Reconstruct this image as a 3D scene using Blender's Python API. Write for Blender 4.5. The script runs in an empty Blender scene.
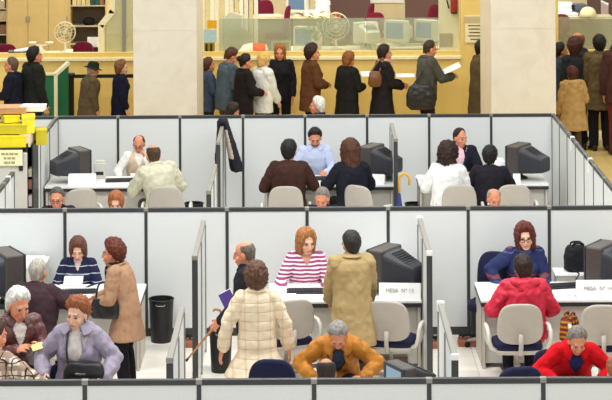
import bpy, bmesh, math, random
from mathutils import Vector, Matrix, noise
random.seed(7)
PI = math.pi
V = Vector
CH = 5.94            # camera height over the hall floor
FP = 2000.0          # focal length in pixels
HY = 393.0           # the frame's centre lies this far below the horizon
RO = math.radians(0.3)
RC, RS = math.cos(RO), math.sin(RO)
PZ = 0.28            # the public floor behind the booths stands two steps higher
TOP = 1.44           # height of the cubicle panels
PEND = []            # every object, linked at the end

def at(px, py, Y):
    dx, dy = px - 306.0, py - 200.0
    u = dx * RC - dy * RS
    v = HY + dx * RS + dy * RC
    return V((u * Y / FP, Y, CH - v * Y / FP))

def xat(px, py, Y):
    return at(px, py, Y).x

def lin(h):
    h = h.lstrip('#')
    out = []
    for i in (0, 2, 4):
        c = int(h[i:i + 2], 16) / 255.0
        out.append(c / 12.92 if c <= 0.04045 else ((c + 0.055) / 1.055) ** 2.4)
    return (*out, 1.0)

# ------------------------------------------------------------------ materials
MATS = {}
def new_mat(name):
    m = bpy.data.materials.new(name)
    m.use_nodes = True
    nt = m.node_tree
    b = nt.nodes['Principled BSDF']
    return m, nt, b

def nd(nt, kind, **kw):
    n = nt.nodes.new(kind)
    for k, v in kw.items():
        if k in n.inputs:
            n.inputs[k].default_value = v
        else:
            setattr(n, k, v)
    return n

def mat(name, col, rough=0.6, metal=0.0, var=0.08, scale=30.0, bump=0.0, spec=0.4, sheen=0.0, coat=0.0):
    """plain surface with slight procedural mottling"""
    key = (name, col, rough, metal, var, scale, bump)
    if key in MATS:
        return MATS[key]
    m, nt, b = new_mat(name)
    c = lin(col)
    tc = nd(nt, 'ShaderNodeTexCoord')
    n = nd(nt, 'ShaderNodeTexNoise', Scale=scale, Detail=3.0)
    nt.links.new(tc.outputs['Object'], n.inputs['Vector'])
    r = nd(nt, 'ShaderNodeValToRGB')
    r.color_ramp.elements[0].position = 0.3
    r.color_ramp.elements[1].position = 0.7
    r.color_ramp.elements[0].color = (*[x * (1 - var) for x in c[:3]], 1)
    r.color_ramp.elements[1].color = (*[min(1, x * (1 + var)) for x in c[:3]], 1)
    nt.links.new(n.outputs['Fac'], r.inputs['Fac'])
    nt.links.new(r.outputs['Color'], b.inputs['Base Color'])
    b.inputs['Roughness'].default_value = rough
    b.inputs['Metallic'].default_value = metal
    b.inputs['Specular IOR Level'].default_value = spec
    if sheen:
        b.inputs['Sheen Weight'].default_value = sheen
    if coat:
        b.inputs['Coat Weight'].default_value = coat
    if bump:
        bp = nd(nt, 'ShaderNodeBump', Strength=bump, Distance=0.02)
        nt.links.new(n.outputs['Fac'], bp.inputs['Height'])
        nt.links.new(bp.outputs['Normal'], b.inputs['Normal'])
    MATS[key] = m
    return m

def cloth(col, rough=0.85, var=0.14, scale=14.0, bump=0.5, name='cloth'):
    return mat(name, col, rough, 0, var, scale, bump, 0.15)

def leather(col, var=0.2):
    return mat('leather', col, 0.38, 0, var, 12, 0.6, 0.5)

def bands(name, base, lines, rough=0.85):
    """cloth with line patterns; lines = [(axis, period, duty, offset, colour, lo, hi)] in object space"""
    m, nt, b = new_mat(name)
    tc = nd(nt, 'ShaderNodeTexCoord')
    sp = nd(nt, 'ShaderNodeSeparateXYZ')
    nt.links.new(tc.outputs['Object'], sp.inputs[0])
    nz = nd(nt, 'ShaderNodeTexNoise', Scale=12.0, Detail=2.0)
    nt.links.new(tc.outputs['Object'], nz.inputs['Vector'])
    prev = None
    rgb = nd(nt, 'ShaderNodeRGB')
    rgb.outputs[0].default_value = lin(base)
    prev = rgb.outputs[0]
    for axis, per, duty, off, colr in lines:
        ad = nd(nt, 'ShaderNodeMath', operation='MULTIPLY_ADD')
        nt.links.new(nz.outputs['Fac'], ad.inputs[0])
        ad.inputs[1].default_value = per * 0.35
        nt.links.new(sp.outputs[axis], ad.inputs[2])
        a2 = nd(nt, 'ShaderNodeMath', operation='ADD')
        nt.links.new(ad.outputs[0], a2.inputs[0])
        a2.inputs[1].default_value = 50 * per + off
        mo = nd(nt, 'ShaderNodeMath', operation='MODULO')
        nt.links.new(a2.outputs[0], mo.inputs[0])
        mo.inputs[1].default_value = per
        lt = nd(nt, 'ShaderNodeMath', operation='LESS_THAN')
        nt.links.new(mo.outputs[0], lt.inputs[0])
        lt.inputs[1].default_value = per * duty
        mx = nd(nt, 'ShaderNodeMix', data_type='RGBA')
        nt.links.new(lt.outputs[0], mx.inputs[0])
        nt.links.new(prev, mx.inputs[6])
        mx.inputs[7].default_value = lin(colr)
        prev = mx.outputs[2]
    nt.links.new(prev, b.inputs['Base Color'])
    b.inputs['Roughness'].default_value = rough
    b.inputs['Specular IOR Level'].default_value = 0.15
    bp = nd(nt, 'ShaderNodeBump', Strength=0.4, Distance=0.02)
    nt.links.new(nz.outputs['Fac'], bp.inputs['Height'])
    nt.links.new(bp.outputs['Normal'], b.inputs['Normal'])
    return m

def quilt(name, base, px=0.12, pz=0.085):
    """padded cloth: sewn lines sink in as real bump"""
    m, nt, b = new_mat(name)
    tc = nd(nt, 'ShaderNodeTexCoord')
    sp = nd(nt, 'ShaderNodeSeparateXYZ')
    nt.links.new(tc.outputs['Object'], sp.inputs[0])
    hs = []
    for ax, per in ((0, px), (2, pz)):
        q = nd(nt, 'ShaderNodeMath', operation='MULTIPLY')
        nt.links.new(sp.outputs[ax], q.inputs[0])
        q.inputs[1].default_value = PI / per
        s = nd(nt, 'ShaderNodeMath', operation='SINE')
        nt.links.new(q.outputs[0], s.inputs[0])
        a = nd(nt, 'ShaderNodeMath', operation='ABSOLUTE')
        nt.links.new(s.outputs[0], a.inputs[0])
        p = nd(nt, 'ShaderNodeMath', operation='POWER')
        nt.links.new(a.outputs[0], p.inputs[0])
        p.inputs[1].default_value = 0.3
        hs.append(p)
    mn = nd(nt, 'ShaderNodeMath', operation='MULTIPLY')
    nt.links.new(hs[0].outputs[0], mn.inputs[0])
    nt.links.new(hs[1].outputs[0], mn.inputs[1])
    bp = nd(nt, 'ShaderNodeBump', Strength=1.0, Distance=0.008)
    nt.links.new(mn.outputs[0], bp.inputs['Height'])
    nt.links.new(bp.outputs['Normal'], b.inputs['Normal'])
    # base colour turns darker and browner along the sewn lines
    lt = nd(nt, 'ShaderNodeMapRange')
    nt.links.new(mn.outputs[0], lt.inputs['Value'])
    lt.inputs['From Min'].default_value = 0.2
    lt.inputs['From Max'].default_value = 0.6
    mx = nd(nt, 'ShaderNodeMix', data_type='RGBA')
    nt.links.new(lt.outputs[0], mx.inputs[0])
    c = lin(base)
    mx.inputs[6].default_value = (c[0] * .80, c[1] * .74, c[2] * .66, 1)
    mx.inputs[7].default_value = c
    nt.links.new(mx.outputs[2], b.inputs['Base Color'])
    b.inputs['Roughness'].default_value = 0.7
    b.inputs['Specular IOR Level'].default_value = 0.2
    return m

def hair_mat(col):
    key = ('hair', col)
    if key in MATS:
        return MATS[key]
    m, nt, b = new_mat('hair')
    tc = nd(nt, 'ShaderNodeTexCoord')
    mp = nd(nt, 'ShaderNodeMapping')
    mp.inputs['Scale'].default_value = (1, 1, 0.25)
    nt.links.new(tc.outputs['Object'], mp.inputs[0])
    n = nd(nt, 'ShaderNodeTexNoise', Scale=55.0, Detail=4.0)
    nt.links.new(mp.outputs[0], n.inputs['Vector'])
    r = nd(nt, 'ShaderNodeValToRGB')
    c = lin(col)
    r.color_ramp.elements[0].position = 0.32
    r.color_ramp.elements[1].position = 0.7
    r.color_ramp.elements[0].color = (*[x * 0.6 for x in c[:3]], 1)
    r.color_ramp.elements[1].color = (*[min(1, x * 1.45) for x in c[:3]], 1)
    nt.links.new(n.outputs['Fac'], r.inputs['Fac'])
    nt.links.new(r.outputs['Color'], b.inputs['Base Color'])
    b.inputs['Roughness'].default_value = 0.55
    b.inputs['Specular IOR Level'].default_value = 0.3
    bp = nd(nt, 'ShaderNodeBump', Strength=0.7, Distance=0.01)
    nt.links.new(n.outputs['Fac'], bp.inputs['Height'])
    nt.links.new(bp.outputs['Normal'], b.inputs['Normal'])
    MATS[key] = m
    return m

def skin_mat():
    if 'skin' in MATS:
        return MATS['skin']
    m, nt, b = new_mat('skin')
    a = nd(nt, 'ShaderNodeAttribute', attribute_name='tone')
    n = nd(nt, 'ShaderNodeTexNoise', Scale=60.0, Detail=2.0)
    hs = nd(nt, 'ShaderNodeHueSaturation')
    mr = nd(nt, 'ShaderNodeMapRange')
    mr.inputs['To Min'].default_value = 0.92
    mr.inputs['To Max'].default_value = 1.08
    nt.links.new(n.outputs['Fac'], mr.inputs['Value'])
    nt.links.new(mr.outputs[0], hs.inputs['Value'])
    nt.links.new(a.outputs['Color'], hs.inputs['Color'])
    nt.links.new(hs.outputs[0], b.inputs['Base Color'])
    b.inputs['Roughness'].default_value = 0.5
    b.inputs['Specular IOR Level'].default_value = 0.35
    b.inputs['Subsurface Weight'].default_value = 0.0
    MATS['skin'] = m
    return m

# ------------------------------------------------------------------ meshes
class MB:
    def __init__(s):
        s.v, s.f, s.m = [], [], []
        s.mi = 0
    def add(s, vs, fs):
        o = len(s.v)
        s.v += [tuple(p) for p in vs]
        s.f += [tuple(o + i for i in f) for f in fs]
        s.m += [s.mi] * len(fs)
        return s
    def box(s, c, d, R=None):
        c = V(c)
        vs = []
        for z in (-.5, .5):
            for x, y in ((-.5, -.5), (.5, -.5), (.5, .5), (-.5, .5)):
                p = V((x * d[0], y * d[1], z * d[2]))
                vs.append(c + (R @ p if R else p))
        return s.add(vs, [(3, 2, 1, 0), (4, 5, 6, 7), (0, 1, 5, 4), (1, 2, 6, 5), (2, 3, 7, 6), (3, 0, 4, 7)])
    def loft(s, rings, cap=True):
        """rings: equal-length lists of points, closed around"""
        n = len(rings[0])
        vs, fs = [], []
        for r in rings:
            vs += r
        for i in range(len(rings) - 1):
            for j in range(n):
                a, b = i * n + j, i * n + (j + 1) % n
                fs.append((a, b, b + n, a + n))
        if cap:
            fs.append(tuple(range(n - 1, -1, -1)))
            fs.append(tuple((len(rings) - 1) * n + j for j in range(n)))
        return s.add(vs, fs)
    def ell(s, c, r, R=None, n=14, k=9):
        c = V(c)
        vs, fs = [], []
        for i in range(1, k):
            e = -PI / 2 + PI * i / k
            for j in range(n):
                a = 2 * PI * j / n
                p = V((r[0] * math.cos(e) * math.cos(a), r[1] * math.cos(e) * math.sin(a), r[2] * math.sin(e)))
                vs.append(c + (R @ p if R else p))
        for i in range(k - 2):
            for j in range(n):
                a, b = i * n + j, i * n + (j + 1) % n
                fs.append((a, b, b + n, a + n))
        lo, hi = V((0, 0, -r[2])), V((0, 0, r[2]))
        vs += [c + (R @ lo if R else lo), c + (R @ hi if R else hi)]
        q = len(vs)
        for j in range(n):
            fs.append((q - 2, (j + 1) % n, j))
            fs.append((q - 1, (k - 2) * n + j, (k - 2) * n + (j + 1) % n))
        return s.add(vs, fs)
    def cap(s, p0, r0, p1, r1, n=12):
        """rounded cone"""
        p0, p1 = V(p0), V(p1)
        d = p1 - p0
        L = d.length
        if L < 1e-6:
            return s.ell(p0, (r0, r0, r0))
        d /= L
        u = d.orthogonal().normalized()
        w = d.cross(u)
        rings = []
        for e in (-80, -50, -20):
            e = math.radians(e)
            rings.append((p0 + d * r0 * math.sin(e), r0 * math.cos(e)))
        for t in (0.25, 0.5, 0.75):
            rings.append((p0 + d * L * t, r0 + (r1 - r0) * t))
        for e in (20, 50, 80):
            e = math.radians(e)
            rings.append((p1 + d * r1 * math.sin(e), r1 * math.cos(e)))
        return s.loft([[c + (u * math.cos(2 * PI * j / n) + w * math.sin(2 * PI * j / n)) * r for j in range(n)] for c, r in rings])
    def tube(s, pts, r, n=8, closed=False):
        pts = [V(p) for p in pts]
        N = len(pts)
        rings = []
        u = None
        for i, p in enumerate(pts):
            if closed:
                d = (pts[(i + 1) % N] - pts[i - 1]).normalized()
            else:
                d = (pts[min(i + 1, N - 1)] - pts[max(i - 1, 0)]).normalized()
            if u is None:
                u = d.orthogonal().normalized()
            u = (u - d * u.dot(d)).normalized()
            w = d.cross(u)
            rr = r[i] if isinstance(r, (list, tuple)) else r
            rings.append([p + (u * math.cos(2 * PI * j / n) + w * math.sin(2 * PI * j / n)) * rr for j in range(n)])
        if closed:
            rings.append(rings[0])
        return s.loft(rings, cap=not closed)
    def lathe(s, prof, c=(0, 0, 0), n=24):
        c = V(c)
        return s.loft([[c + V((r * math.cos(2 * PI * j / n), r * math.sin(2 * PI * j / n), z)) for j in range(n)] for r, z in prof])
    def prism(s, poly, y0, y1):
        """poly in xz, extruded along y"""
        n = len(poly)
        vs = [(x, y0, z) for x, z in poly] + [(x, y1, z) for x, z in poly]
        fs = [tuple(range(n)), tuple(range(2 * n - 1, n - 1, -1))]
        fs += [(i, i + n, (i + 1) % n + n, (i + 1) % n) for i in range(n)]
        return s.add(vs, fs)
    def mesh(s, name):
        me = bpy.data.meshes.new(name)
        me.from_pydata(s.v, [], s.f)
        if any(s.m):
            me.polygons.foreach_set('material_index', s.m)
        bm = bmesh.new()
        bm.from_mesh(me)
        bmesh.ops.recalc_face_normals(bm, faces=bm.faces)
        bm.to_mesh(me)
        bm.free()
        return me
    def build(s, name, m, parent=None, smooth=False, bevel=0.0, seg=2):
        me = s.mesh(name)
        for x in (m if isinstance(m, (list, tuple)) else [m]):
            me.materials.append(x)
        if smooth:
            me.polygons.foreach_set('use_smooth', [True] * len(me.polygons))
        o = bpy.data.objects.new(name, me)
        PEND.append(o)
        if parent:
            o.parent = parent
        if bevel:
            b = o.modifiers.new('edge', 'BEVEL')
            b.width = bevel
            b.segments = seg
            b.limit_method = 'ANGLE'
            b.angle_limit = math.radians(40)
        return o

def tag(o, label=None, cat=None, group=None, kind=None):
    if label: o['label'] = label
    if cat: o['category'] = cat
    if group: o['group'] = group
    if kind: o['kind'] = kind
    return o

def empty(name, loc, rz=0.0, label=None, cat=None, group=None):
    o = bpy.data.objects.new(name, None)
    o.empty_display_size = 0.1
    PEND.append(o)
    o.location = loc
    o.rotation_euler = (0, 0, rz)
    return tag(o, label, cat, group)

KIDS = {}
def dup(root, loc, rz, label, group=None):
    """copy a thing with its parts and their sub-parts"""
    def rec(o, par):
        c = o.copy()
        PEND.append(c)
        c.parent = par
        for ch in [q for q in list(PEND) if q.parent is o]:
            rec(ch, c)
        return c
    r = rec(root, None)
    r.location = loc
    r.rotation_euler = (0, 0, rz)
    r['label'] = label
    if group:
        r['group'] = group
    return r

def remesh(mb, voxel, it=2, fac=0.5):
    """grow all overlapping shapes into one continuous skin"""
    me = mb.mesh('grow')
    o = bpy.data.objects.new('grow', me)
    bpy.context.scene.collection.objects.link(o)
    r = o.modifiers.new('r', 'REMESH')
    r.mode = 'VOXEL'
    r.voxel_size = voxel
    if it:
        s = o.modifiers.new('s', 'SMOOTH')
        s.factor = fac
        s.iterations = it
    dg = bpy.context.evaluated_depsgraph_get()
    out = bpy.data.meshes.new_from_object(o.evaluated_get(dg))
    bpy.data.objects.remove(o)
    bpy.data.meshes.remove(me)
    out.polygons.foreach_set('use_smooth', [True] * len(out.polygons))
    return out

def obj(name, me, m, parent=None):
    me.name = name
    me.materials.clear()
    for x in (m if isinstance(m, (list, tuple)) else [m]):
        me.materials.append(x)
    o = bpy.data.objects.new(name, me)
    PEND.append(o)
    if parent:
        o.parent = parent
    return o

def split_faces(me, pred, off=0.0):
    """move the faces whose centre meets pred into a mesh of their own"""
    bm = bmesh.new(); bm.from_mesh(me)
    b2 = bm.copy()
    hit = {f.index for f in bm.faces if pred(f.calc_center_median())}
    bmesh.ops.delete(bm, geom=[f for f in bm.faces if f.index in hit], context='FACES')
    bmesh.ops.delete(b2, geom=[f for f in b2.faces if f.index not in hit], context='FACES')
    if off:
        for v in b2.verts:
            v.co += v.normal * off
    bm.to_mesh(me); bm.free()
    m2 = bpy.data.meshes.new('split')
    b2.to_mesh(m2); b2.free()
    return m2 if len(m2.polygons) else None

def wrinkle(me, amp, freq=9.0, zfreq=0.6):
    n = [0.0] * (3 * len(me.vertices))
    co = [0.0] * (3 * len(me.vertices))
    me.vertices.foreach_get('co', co)
    me.vertices.foreach_get('normal', n)
    sd = random.random() * 50
    for i in range(0, len(co), 3):
        d = noise.noise((co[i] * freq + sd, co[i + 1] * freq, co[i + 2] * freq * zfreq + sd)) + 0.5 * noise.noise((co[i] * freq * 2.3, co[i + 1] * freq * 2.3 + sd, co[i + 2] * freq * 1.8))
        d *= amp
        co[i] += n[i] * d; co[i + 1] += n[i + 1] * d; co[i + 2] += n[i + 2] * d
    me.vertices.foreach_set('co', co)
    me.update()
# ------------------------------------------------------------------ people
def Rx(a): return Matrix.Rotation(a, 3, 'X')
def Ry(a): return Matrix.Rotation(a, 3, 'Y')
def Rz(a): return Matrix.Rotation(a, 3, 'Z')
rad = math.radians

def lerp_tab(tab, x):
    if x <= tab[0][0]: return tab[0][1]
    for (a, p), (b, q) in zip(tab, tab[1:]):
        if x <= b:
            return p + (q - p) * (x - a) / (b - a)
    return tab[-1][1]

def sstep(x):
    x = max(0.0, min(1.0, x))
    return x * x * (3 - 2 * x)

HAIR = {
    # lowest elevation that carries hair, by angle from the face's front
    'short': dict(thr=[(0, 45), (40, 38), (62, 20), (76, -4), (95, -16), (108, -48), (180, -66)], th=0.011, L=.185, tp=.40),
    'full': dict(thr=[(0, 38), (45, 30), (66, 4), (92, -38), (125, -62), (180, -76)], th=0.022, L=.195, tp=.32),
    'recede': dict(thr=[(0, 68), (40, 56), (62, 24), (76, -2), (95, -14), (108, -46), (180, -64)], th=0.010, L=.185, tp=.40),
    'bald': dict(thr=[(0, 95), (62, 95), (76, 4), (95, -12), (108, -46), (180, -64)], th=0.010, top=42, L=.185, tp=.40),
    'bob': dict(thr=[(0, 34), (35, 26), (52, -90), (180, -90)], th=0.03, L=0.18),
    'long': dict(thr=[(0, 40), (32, 30), (55, -90), (180, -90)], th=0.028, L=0.30),
    'curly': dict(thr=[(0, 36), (40, 26), (62, -40), (95, -60), (180, -80)], th=0.036, cur=0.020, L=0.18),
    'puff': dict(thr=[(0, 36), (45, 30), (70, 4), (95, -22), (125, -50), (180, -66)], th=0.034, cur=0.016, L=.19, tp=.34),
    'bun': dict(thr=[(0, 42), (45, 34), (70, 6), (95, -12), (118, -40), (180, -60)], th=0.012, bun=True, L=.18, tp=.42),
}

def hair_mesh(st, k, M, O, th=None, L=None):
    d = HAIR[st]
    th = th or d['th']
    L = L or d.get('L')
    tp = d.get('tp', .10)
    nu, nv = 64, 36
    c = V((0, -0.012, 0.03))
    R = (0.077, 0.095, 0.097)
    vs, fs = [], []
    sd = random.random() * 99
    for i in range(nv + 1):
        el = -90 + 180 * i / nv
        for j in range(nu):
            az = -180 + 360 * j / nu
            t = lerp_tab(d['thr'], abs(az))
            jag = 10 * noise.noise(V((az * .09, sd, 0)))
            m = sstep((el - t + jag + 7) / 14)
            edge = .30 + .70 * sstep((el - t + jag) / 34)
            if 'top' in d:
                m *= sstep((d['top'] - el + 6) / 12)
            e, a = rad(el), rad(az)
            dr = V((math.cos(e) * math.sin(a), math.cos(e) * math.cos(a), math.sin(e)))
            nz = noise.noise(dr * 5 + V((sd, 0, 0)))
            tt = th * edge * (1 + 0.35 * nz) * (1 + .15 * sstep((el - 20) / 40)) + .0035 * noise.noise(V((dr.x * 26, dr.y * 26, dr.z * 9 + sd)))
            if 'cur' in d:
                tt += edge * d['cur'] * noise.noise(dr * 9 + V((0, sd, 0))) + .4 * d['cur'] * noise.noise(dr * 21 + V((0, sd, 0)))
            p = V((dr.x * R[0], dr.y * R[1], dr.z * R[2])) * 1.0
            if L and el < 0:
                q = -el / 90
                rr = (1 - tp * q) if q < .8 else (1 - tp * q) * max(0, (1 - q) / .2) ** .5
                ph = V((math.sin(a) * (R[0] + tt) * rr, math.cos(a) * (R[1] + tt) * rr, -q * L * 1.0))
                pin = V((dr.x * R[0], dr.y * R[1], dr.z * R[2])) * 0.75
                p = pin.lerp(ph, m)
            else:
                n = V((dr.x / R[0], dr.y / R[1], dr.z / R[2])).normalized()
                p = p + n * (tt * m - 0.02 * (1 - m))
            vs.append(O + M @ ((c + p) * k))
    for i in range(nv):
        for j in range(nu):
            a, b = i * nu + j, i * nu + (j + 1) % nu
            fs.append((a, b, b + nu, a + nu))
    mb = MB().add(vs, fs)
    if d.get('bun'):
        mb.ell(O + M @ (V((0, -.125, .05)) * k), (.045 * k, .042 * k, .045 * k))
    me = mb.mesh('hair')
    me.polygons.foreach_set('use_smooth', [True] * len(me.polygons))
    return me

def ik(S, T, a, b, pole):
    d = T - S
    D = d.length
    D2 = max(abs(a - b) + .02, min(D, (a + b) * .985))
    u = d / D
    T = S + u * D2
    x = (a * a - b * b + D2 * D2) / (2 * D2)
    h = math.sqrt(max(0, a * a - x * x))
    p = pole - u * pole.dot(u)
    p.normalize()
    return S + u * x + p * h, T

def add_hand(mb, W, d, n, right, k, curl=25, grip=False):
    """palm, four unequal fingers bent at the knuckles and a thumb; n is the way the palm faces"""
    d = d.normalized()
    n = (n - d * n.dot(d)).normalized()
    th = d.cross(n) * (1 if right else -1)
    B = Matrix((th, d, -n)).transposed()
    mb.cap(W - d * .02 * k, .027 * k, W + d * .02 * k, .027 * k)
    mb.ell(W + d * .052 * k, (.041 * k, .054 * k, .018 * k), B)
    fl = (.92, 1.06, 1.0, .8)
    for i in range(4):
        o = (1.5 - i)
        b = W + d * (.090 - .006 * abs(o - .5)) * k + th * o * .0215 * k
        dd = (d + th * o * .10).normalized()
        c = 0
        p = b - dd * .02 * k
        r = .0098 * k
        for s, seg in enumerate((.036 + .02, .025, .02)):
            q = p + dd * seg * fl[i] * k
            mb.cap(p, r, q, r * .93, 9)
            p = q
            r *= .93
            cc = rad((55 if grip else curl) * (1.0, 1.0, .7)[s])
            ax = dd.cross(n).normalized()
            dd = Matrix.Rotation(cc, 3, ax) @ dd
    b = W + d * .025 * k + th * .03 * k
    dd = (d * .75 + th * .75 + n * .25).normalized()
    q = b + dd * .042 * k
    mb.cap(b, .0135 * k, q, .0115 * k, 9)
    dd = (d * .9 + th * .25 + n * (.6 if grip else .3)).normalized()
    mb.cap(q, .0115 * k, q + dd * .032 * k, .0095 * k, 9)

def person(label, px, py, Y, face=0.0, sit=True, z0=0.0, lean=8, side=0, twist=0, hy=0, hp=0, hr=0, hk=1.08,
           arms=None, sex='m', skin='d9a58a', hair=('short', '2a2019'), up=None, legs=None, fat=1.06, near=True, kfix=None,
           group=None, glasses=False, hat=None, beard=None, scarf=None, legpose=None, stride=0.0):
    """px, py: where the crown of the head shows; Y: its distance; face: 0 looks away, 180 to the viewer, 90 to the left, -90 to the right"""
    up = up or {}
    legs = legs or {}
    H = at(px, py, Y)
    Pz = 0.565 if sit else 0.92
    L, fi, tw = rad(lean), rad(side), rad(twist)
    steps = [i * 0.02 for i in range(-6, 29)]
    cs = {}
    def ang(s):
        return L * sstep(0.15 + s / 0.40) if s > -0.05 else L * 0.1
    def frame(s):
        return Rz(tw * max(0, s) / .5) @ Ry(fi * sstep(.2 + s / .4)) @ Rx(-ang(s))
    p = V((0, 0, Pz))
    tab = [(0.0, p.copy())]
    s = 0
    while s < .62:
        p = p + frame(s + .01) @ V((0, 0, .02)); s += .02
        tab.append((s, p.copy()))
    p = V((0, 0, Pz)); s = 0
    while s > -.2:
        p = p - frame(s - .01) @ V((0, 0, .02)); s -= .02
        tab.insert(0, (s, p.copy()))
    def T(x, y, s):
        for (a, pa), (b, pb) in zip(tab, tab[1:]):
            if a <= s <= b + 1e-9:
                c = pa.lerp(pb, (s - a) / (b - a))
                break
        else:
            c = tab[-1][1]
        return c + frame(s) @ V((x, y, 0))
    N = T(0, -.005, .52)
    Rn = Rz(tw * .9) @ Ry(fi * .7) @ Rx(-L * .75)
    HC = N + Rn @ V((0, .025, .0)) + (Rn @ V((0, .0, .125)) * hk ** .5)
    HM = Rz(tw + rad(hy)) @ Ry(rad(hr)) @ Rx(-rad(hp))
    # crown of the head at unit scale
    top = max((HC + HM @ (V((0, -.012, .03)) + V((0, .115 * math.sin(a), .118 * math.cos(a)))) * hk for a in (-.9, -.6, -.3, 0, .3, .6, .9)), key=lambda q: q.z)
    k = kfix or (H.z - z0) / top.z
    if not .8 < k < 1.22:
        print('SCALE', round(k, 3), label)
    zb = H.z - top.z * k if kfix else z0
    fz = rad(face)
    off = Rz(fz) @ V((HC.x * k, HC.y * k, 0))
    loc = V((H.x - off.x, Y - off.y, zb))
    # ---- skeleton
    hw = .165 if sex == 'm' else .148
    sh = {}
    for sx in (-1, 1):
        sh[sx] = T(sx * hw, -.005, .455)
    ua, fa = .285, .255
    arms = arms or {}
    rest = {1: V((.27, .05, Pz - .09)), -1: V((-.27, .05, Pz - .09))}
    A = {}
    for sx in (-1, 1):
        a = arms.get(sx, {})
        if isinstance(a, tuple): a = dict(t=a)
        t = V(a.get('t', rest[sx]))
        pole = V(a.get('pole', (sx * .5, -.6, -.5)))
        e, w = ik(sh[sx], t, ua, fa, pole)
        A[sx] = (sh[sx], e, w, a)
    hips = {sx: V((sx * .095, 0, Pz - .02)) for sx in (-1, 1)}
    lp = legpose or {}
    LG = {}
    for sx in (-1, 1):
        if sit:
            kn = V(lp.get(sx, {}).get('k', (sx * .12, .42, .53)))
            an = V(lp.get(sx, {}).get('a', (sx * .12, .42, .09)))
            hp_ = V((sx * .095, .02, Pz - .03))
        else:
            kn = V(lp.get(sx, {}).get('k', (sx * .095, .03 + sx * stride * .5, .50)))
            an = V(lp.get(sx, {}).get('a', (sx * .10, -.02 + sx * stride, .085)))
            hp_ = hips[sx]
        LG[sx] = (hp_, kn, an)
    vox = (.0068 if near else .0095) * (k if k > .9 else 1)
    def K(p): return V(p) * k
    # ---- body
    mb = MB()
    def ring(s, rx, ry, yo, n=20, infl=0.0):
        return [K(T((rx * fat + infl) * math.cos(2 * PI * j / n), yo + (ry * fat + infl) * math.sin(2 * PI * j / n), s)) for j in range(n)]
    TR = [(-.12, .12, .09, 0), (-.06, .16, .11, -.01), (0, .168, .115, -.01), (.14, .14, .10, 0), (.28, .155, .11, .005), (.40, hw + .005, .108, 0), (.46, hw - .02, .085, -.005), (.505, .09, .065, -.008), (.53, .06, .058, -.005)]
    mb.loft([ring(*r) for r in TR])
    if sex == 'f':
        for sx in (-1, 1):
            mb.ell(K(T(sx * .075, .085, .32)), (.07 * k, .065 * k, .07 * k))
    mb.cap(K(T(0, -.005, .49)), .060 * k, K(HC + HM @ V((0, -.015, -.03))), .052 * k)
    for sx in (-1, 1):
        S, E, W, a = A[sx]
        mb.cap(K(S), .052 * k, K(E), .042 * k)
        mb.cap(K(E), .042 * k, K(W), .028 * k)
        d = V(a['d']) if 'd' in a else (W - E)
        n = V(a.get('n', (-sx * .8, .2, -.6)))
        add_hand(mb, K(W), d, n, sx > 0, k, a.get('curl', 24), a.get('grip', False))
        h, kn, an = LG[sx]
        mb.cap(K(h), .088 * k, K(kn), .058 * k)
        mb.cap(K(kn), .056 * k, K(an), .042 * k)
        fd = V((sx * .15, 1, 0)).normalized()
        mb.cap(K(an - V((0, .02, .035))), .038 * k, K(an + fd * .15 - V((0, 0, .045))), .030 * k)
    q = k * hk
    def hd(v): return K(HC) + HM @ (V(v) * q)
    def he(c, r): mb.ell(hd(c), (r[0] * q, r[1] * q, r[2] * q), HM)
    he((0, -.012, .03), (.075, .093, .095))
    he((0, .022, -.03), (.062, .070, .085))
    he((0, .042, -.088), (.042, .042, .032))
    mb.cap(hd((0, .092, .012)), .010 * q, hd((0, .106, -.028)), .0125 * q, 8)
    mb.cap(hd((-.034, .078, .030)), .0125 * q, hd((.034, .078, .030)), .0125 * q, 8)
    mb.cap(hd((-.020, .089, -.064)), .009 * q, hd((.020, .089, -.064)), .009 * q, 8)
    for sx in (-1, 1):
        he((sx * .042, .058, -.030), (.024, .024, .024))
        he((sx * .078, -.008, -.008), (.011, .022, .034))
        he((sx * .032, .076, .008), (.014, .012, .011))
    me = remesh(mb, vox, 2, .45)
    # skin tones by place on the head
    at_ = me.color_attributes.new('tone', 'FLOAT_COLOR', 'POINT')
    base = V(lin(skin)[:3])
    hc = V(lin(hair[1])[:3]) if hair else V((.05, .04, .03))
    Hi = HM.transposed()
    cols = []
    lipc = V((base.x * .85, base.y * .50, base.z * .48)) if sex == 'm' else V((base.x * .80, base.y * .32, base.z * .34))
    for v in me.vertices:
        c = base
        l = (Hi @ (v.co - K(HC))) / q
        if l.y > .03 and abs(l.x) < .08 and -.14 < l.z < .1:
            ax = abs(l.x)
            e = ((ax - .032) / .0155) ** 2 + ((l.z - .008) / .0085) ** 2
            if e < 1:
                c = V((.03, .02, .015)) if abs(ax - .032) < .009 else V((.38, .34, .31))
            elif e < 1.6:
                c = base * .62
            elif .012 < ax < .05 and (.025 < l.z < .034) and l.y > .055:
                c = hc * .8 + base * .15
            elif ax < .025 and -.074 < l.z < -.055 and l.y > .07:
                c = lipc
            elif .02 < ax < .06 and -.05 < l.z < -.015:
                c = V((base.x * 1.0, base.y * .84, base.z * .82))
            if beard and l.z < -.045 and not (ax < .022 and -.074 < l.z < -.055):
                c = V(lin(beard)[:3])
        cols += [c.x, c.y, c.z, 1.0]
    at_.data.foreach_set('color', cols)
    root = obj('person', me, skin_mat())
    tag(root, label, 'person', group)
    root.location = loc
    root.rotation_euler = (0, 0, fz)
    # ---- hair
    if hair:
        o = obj('hair', hair_mesh(hair[0], q, HM, K(HC), *(hair[2:] if len(hair) > 2 else ())), hair_mat(hair[1]), root)
    # ---- upper garment
    gv = (.0105 if near else .013) * k
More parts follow.
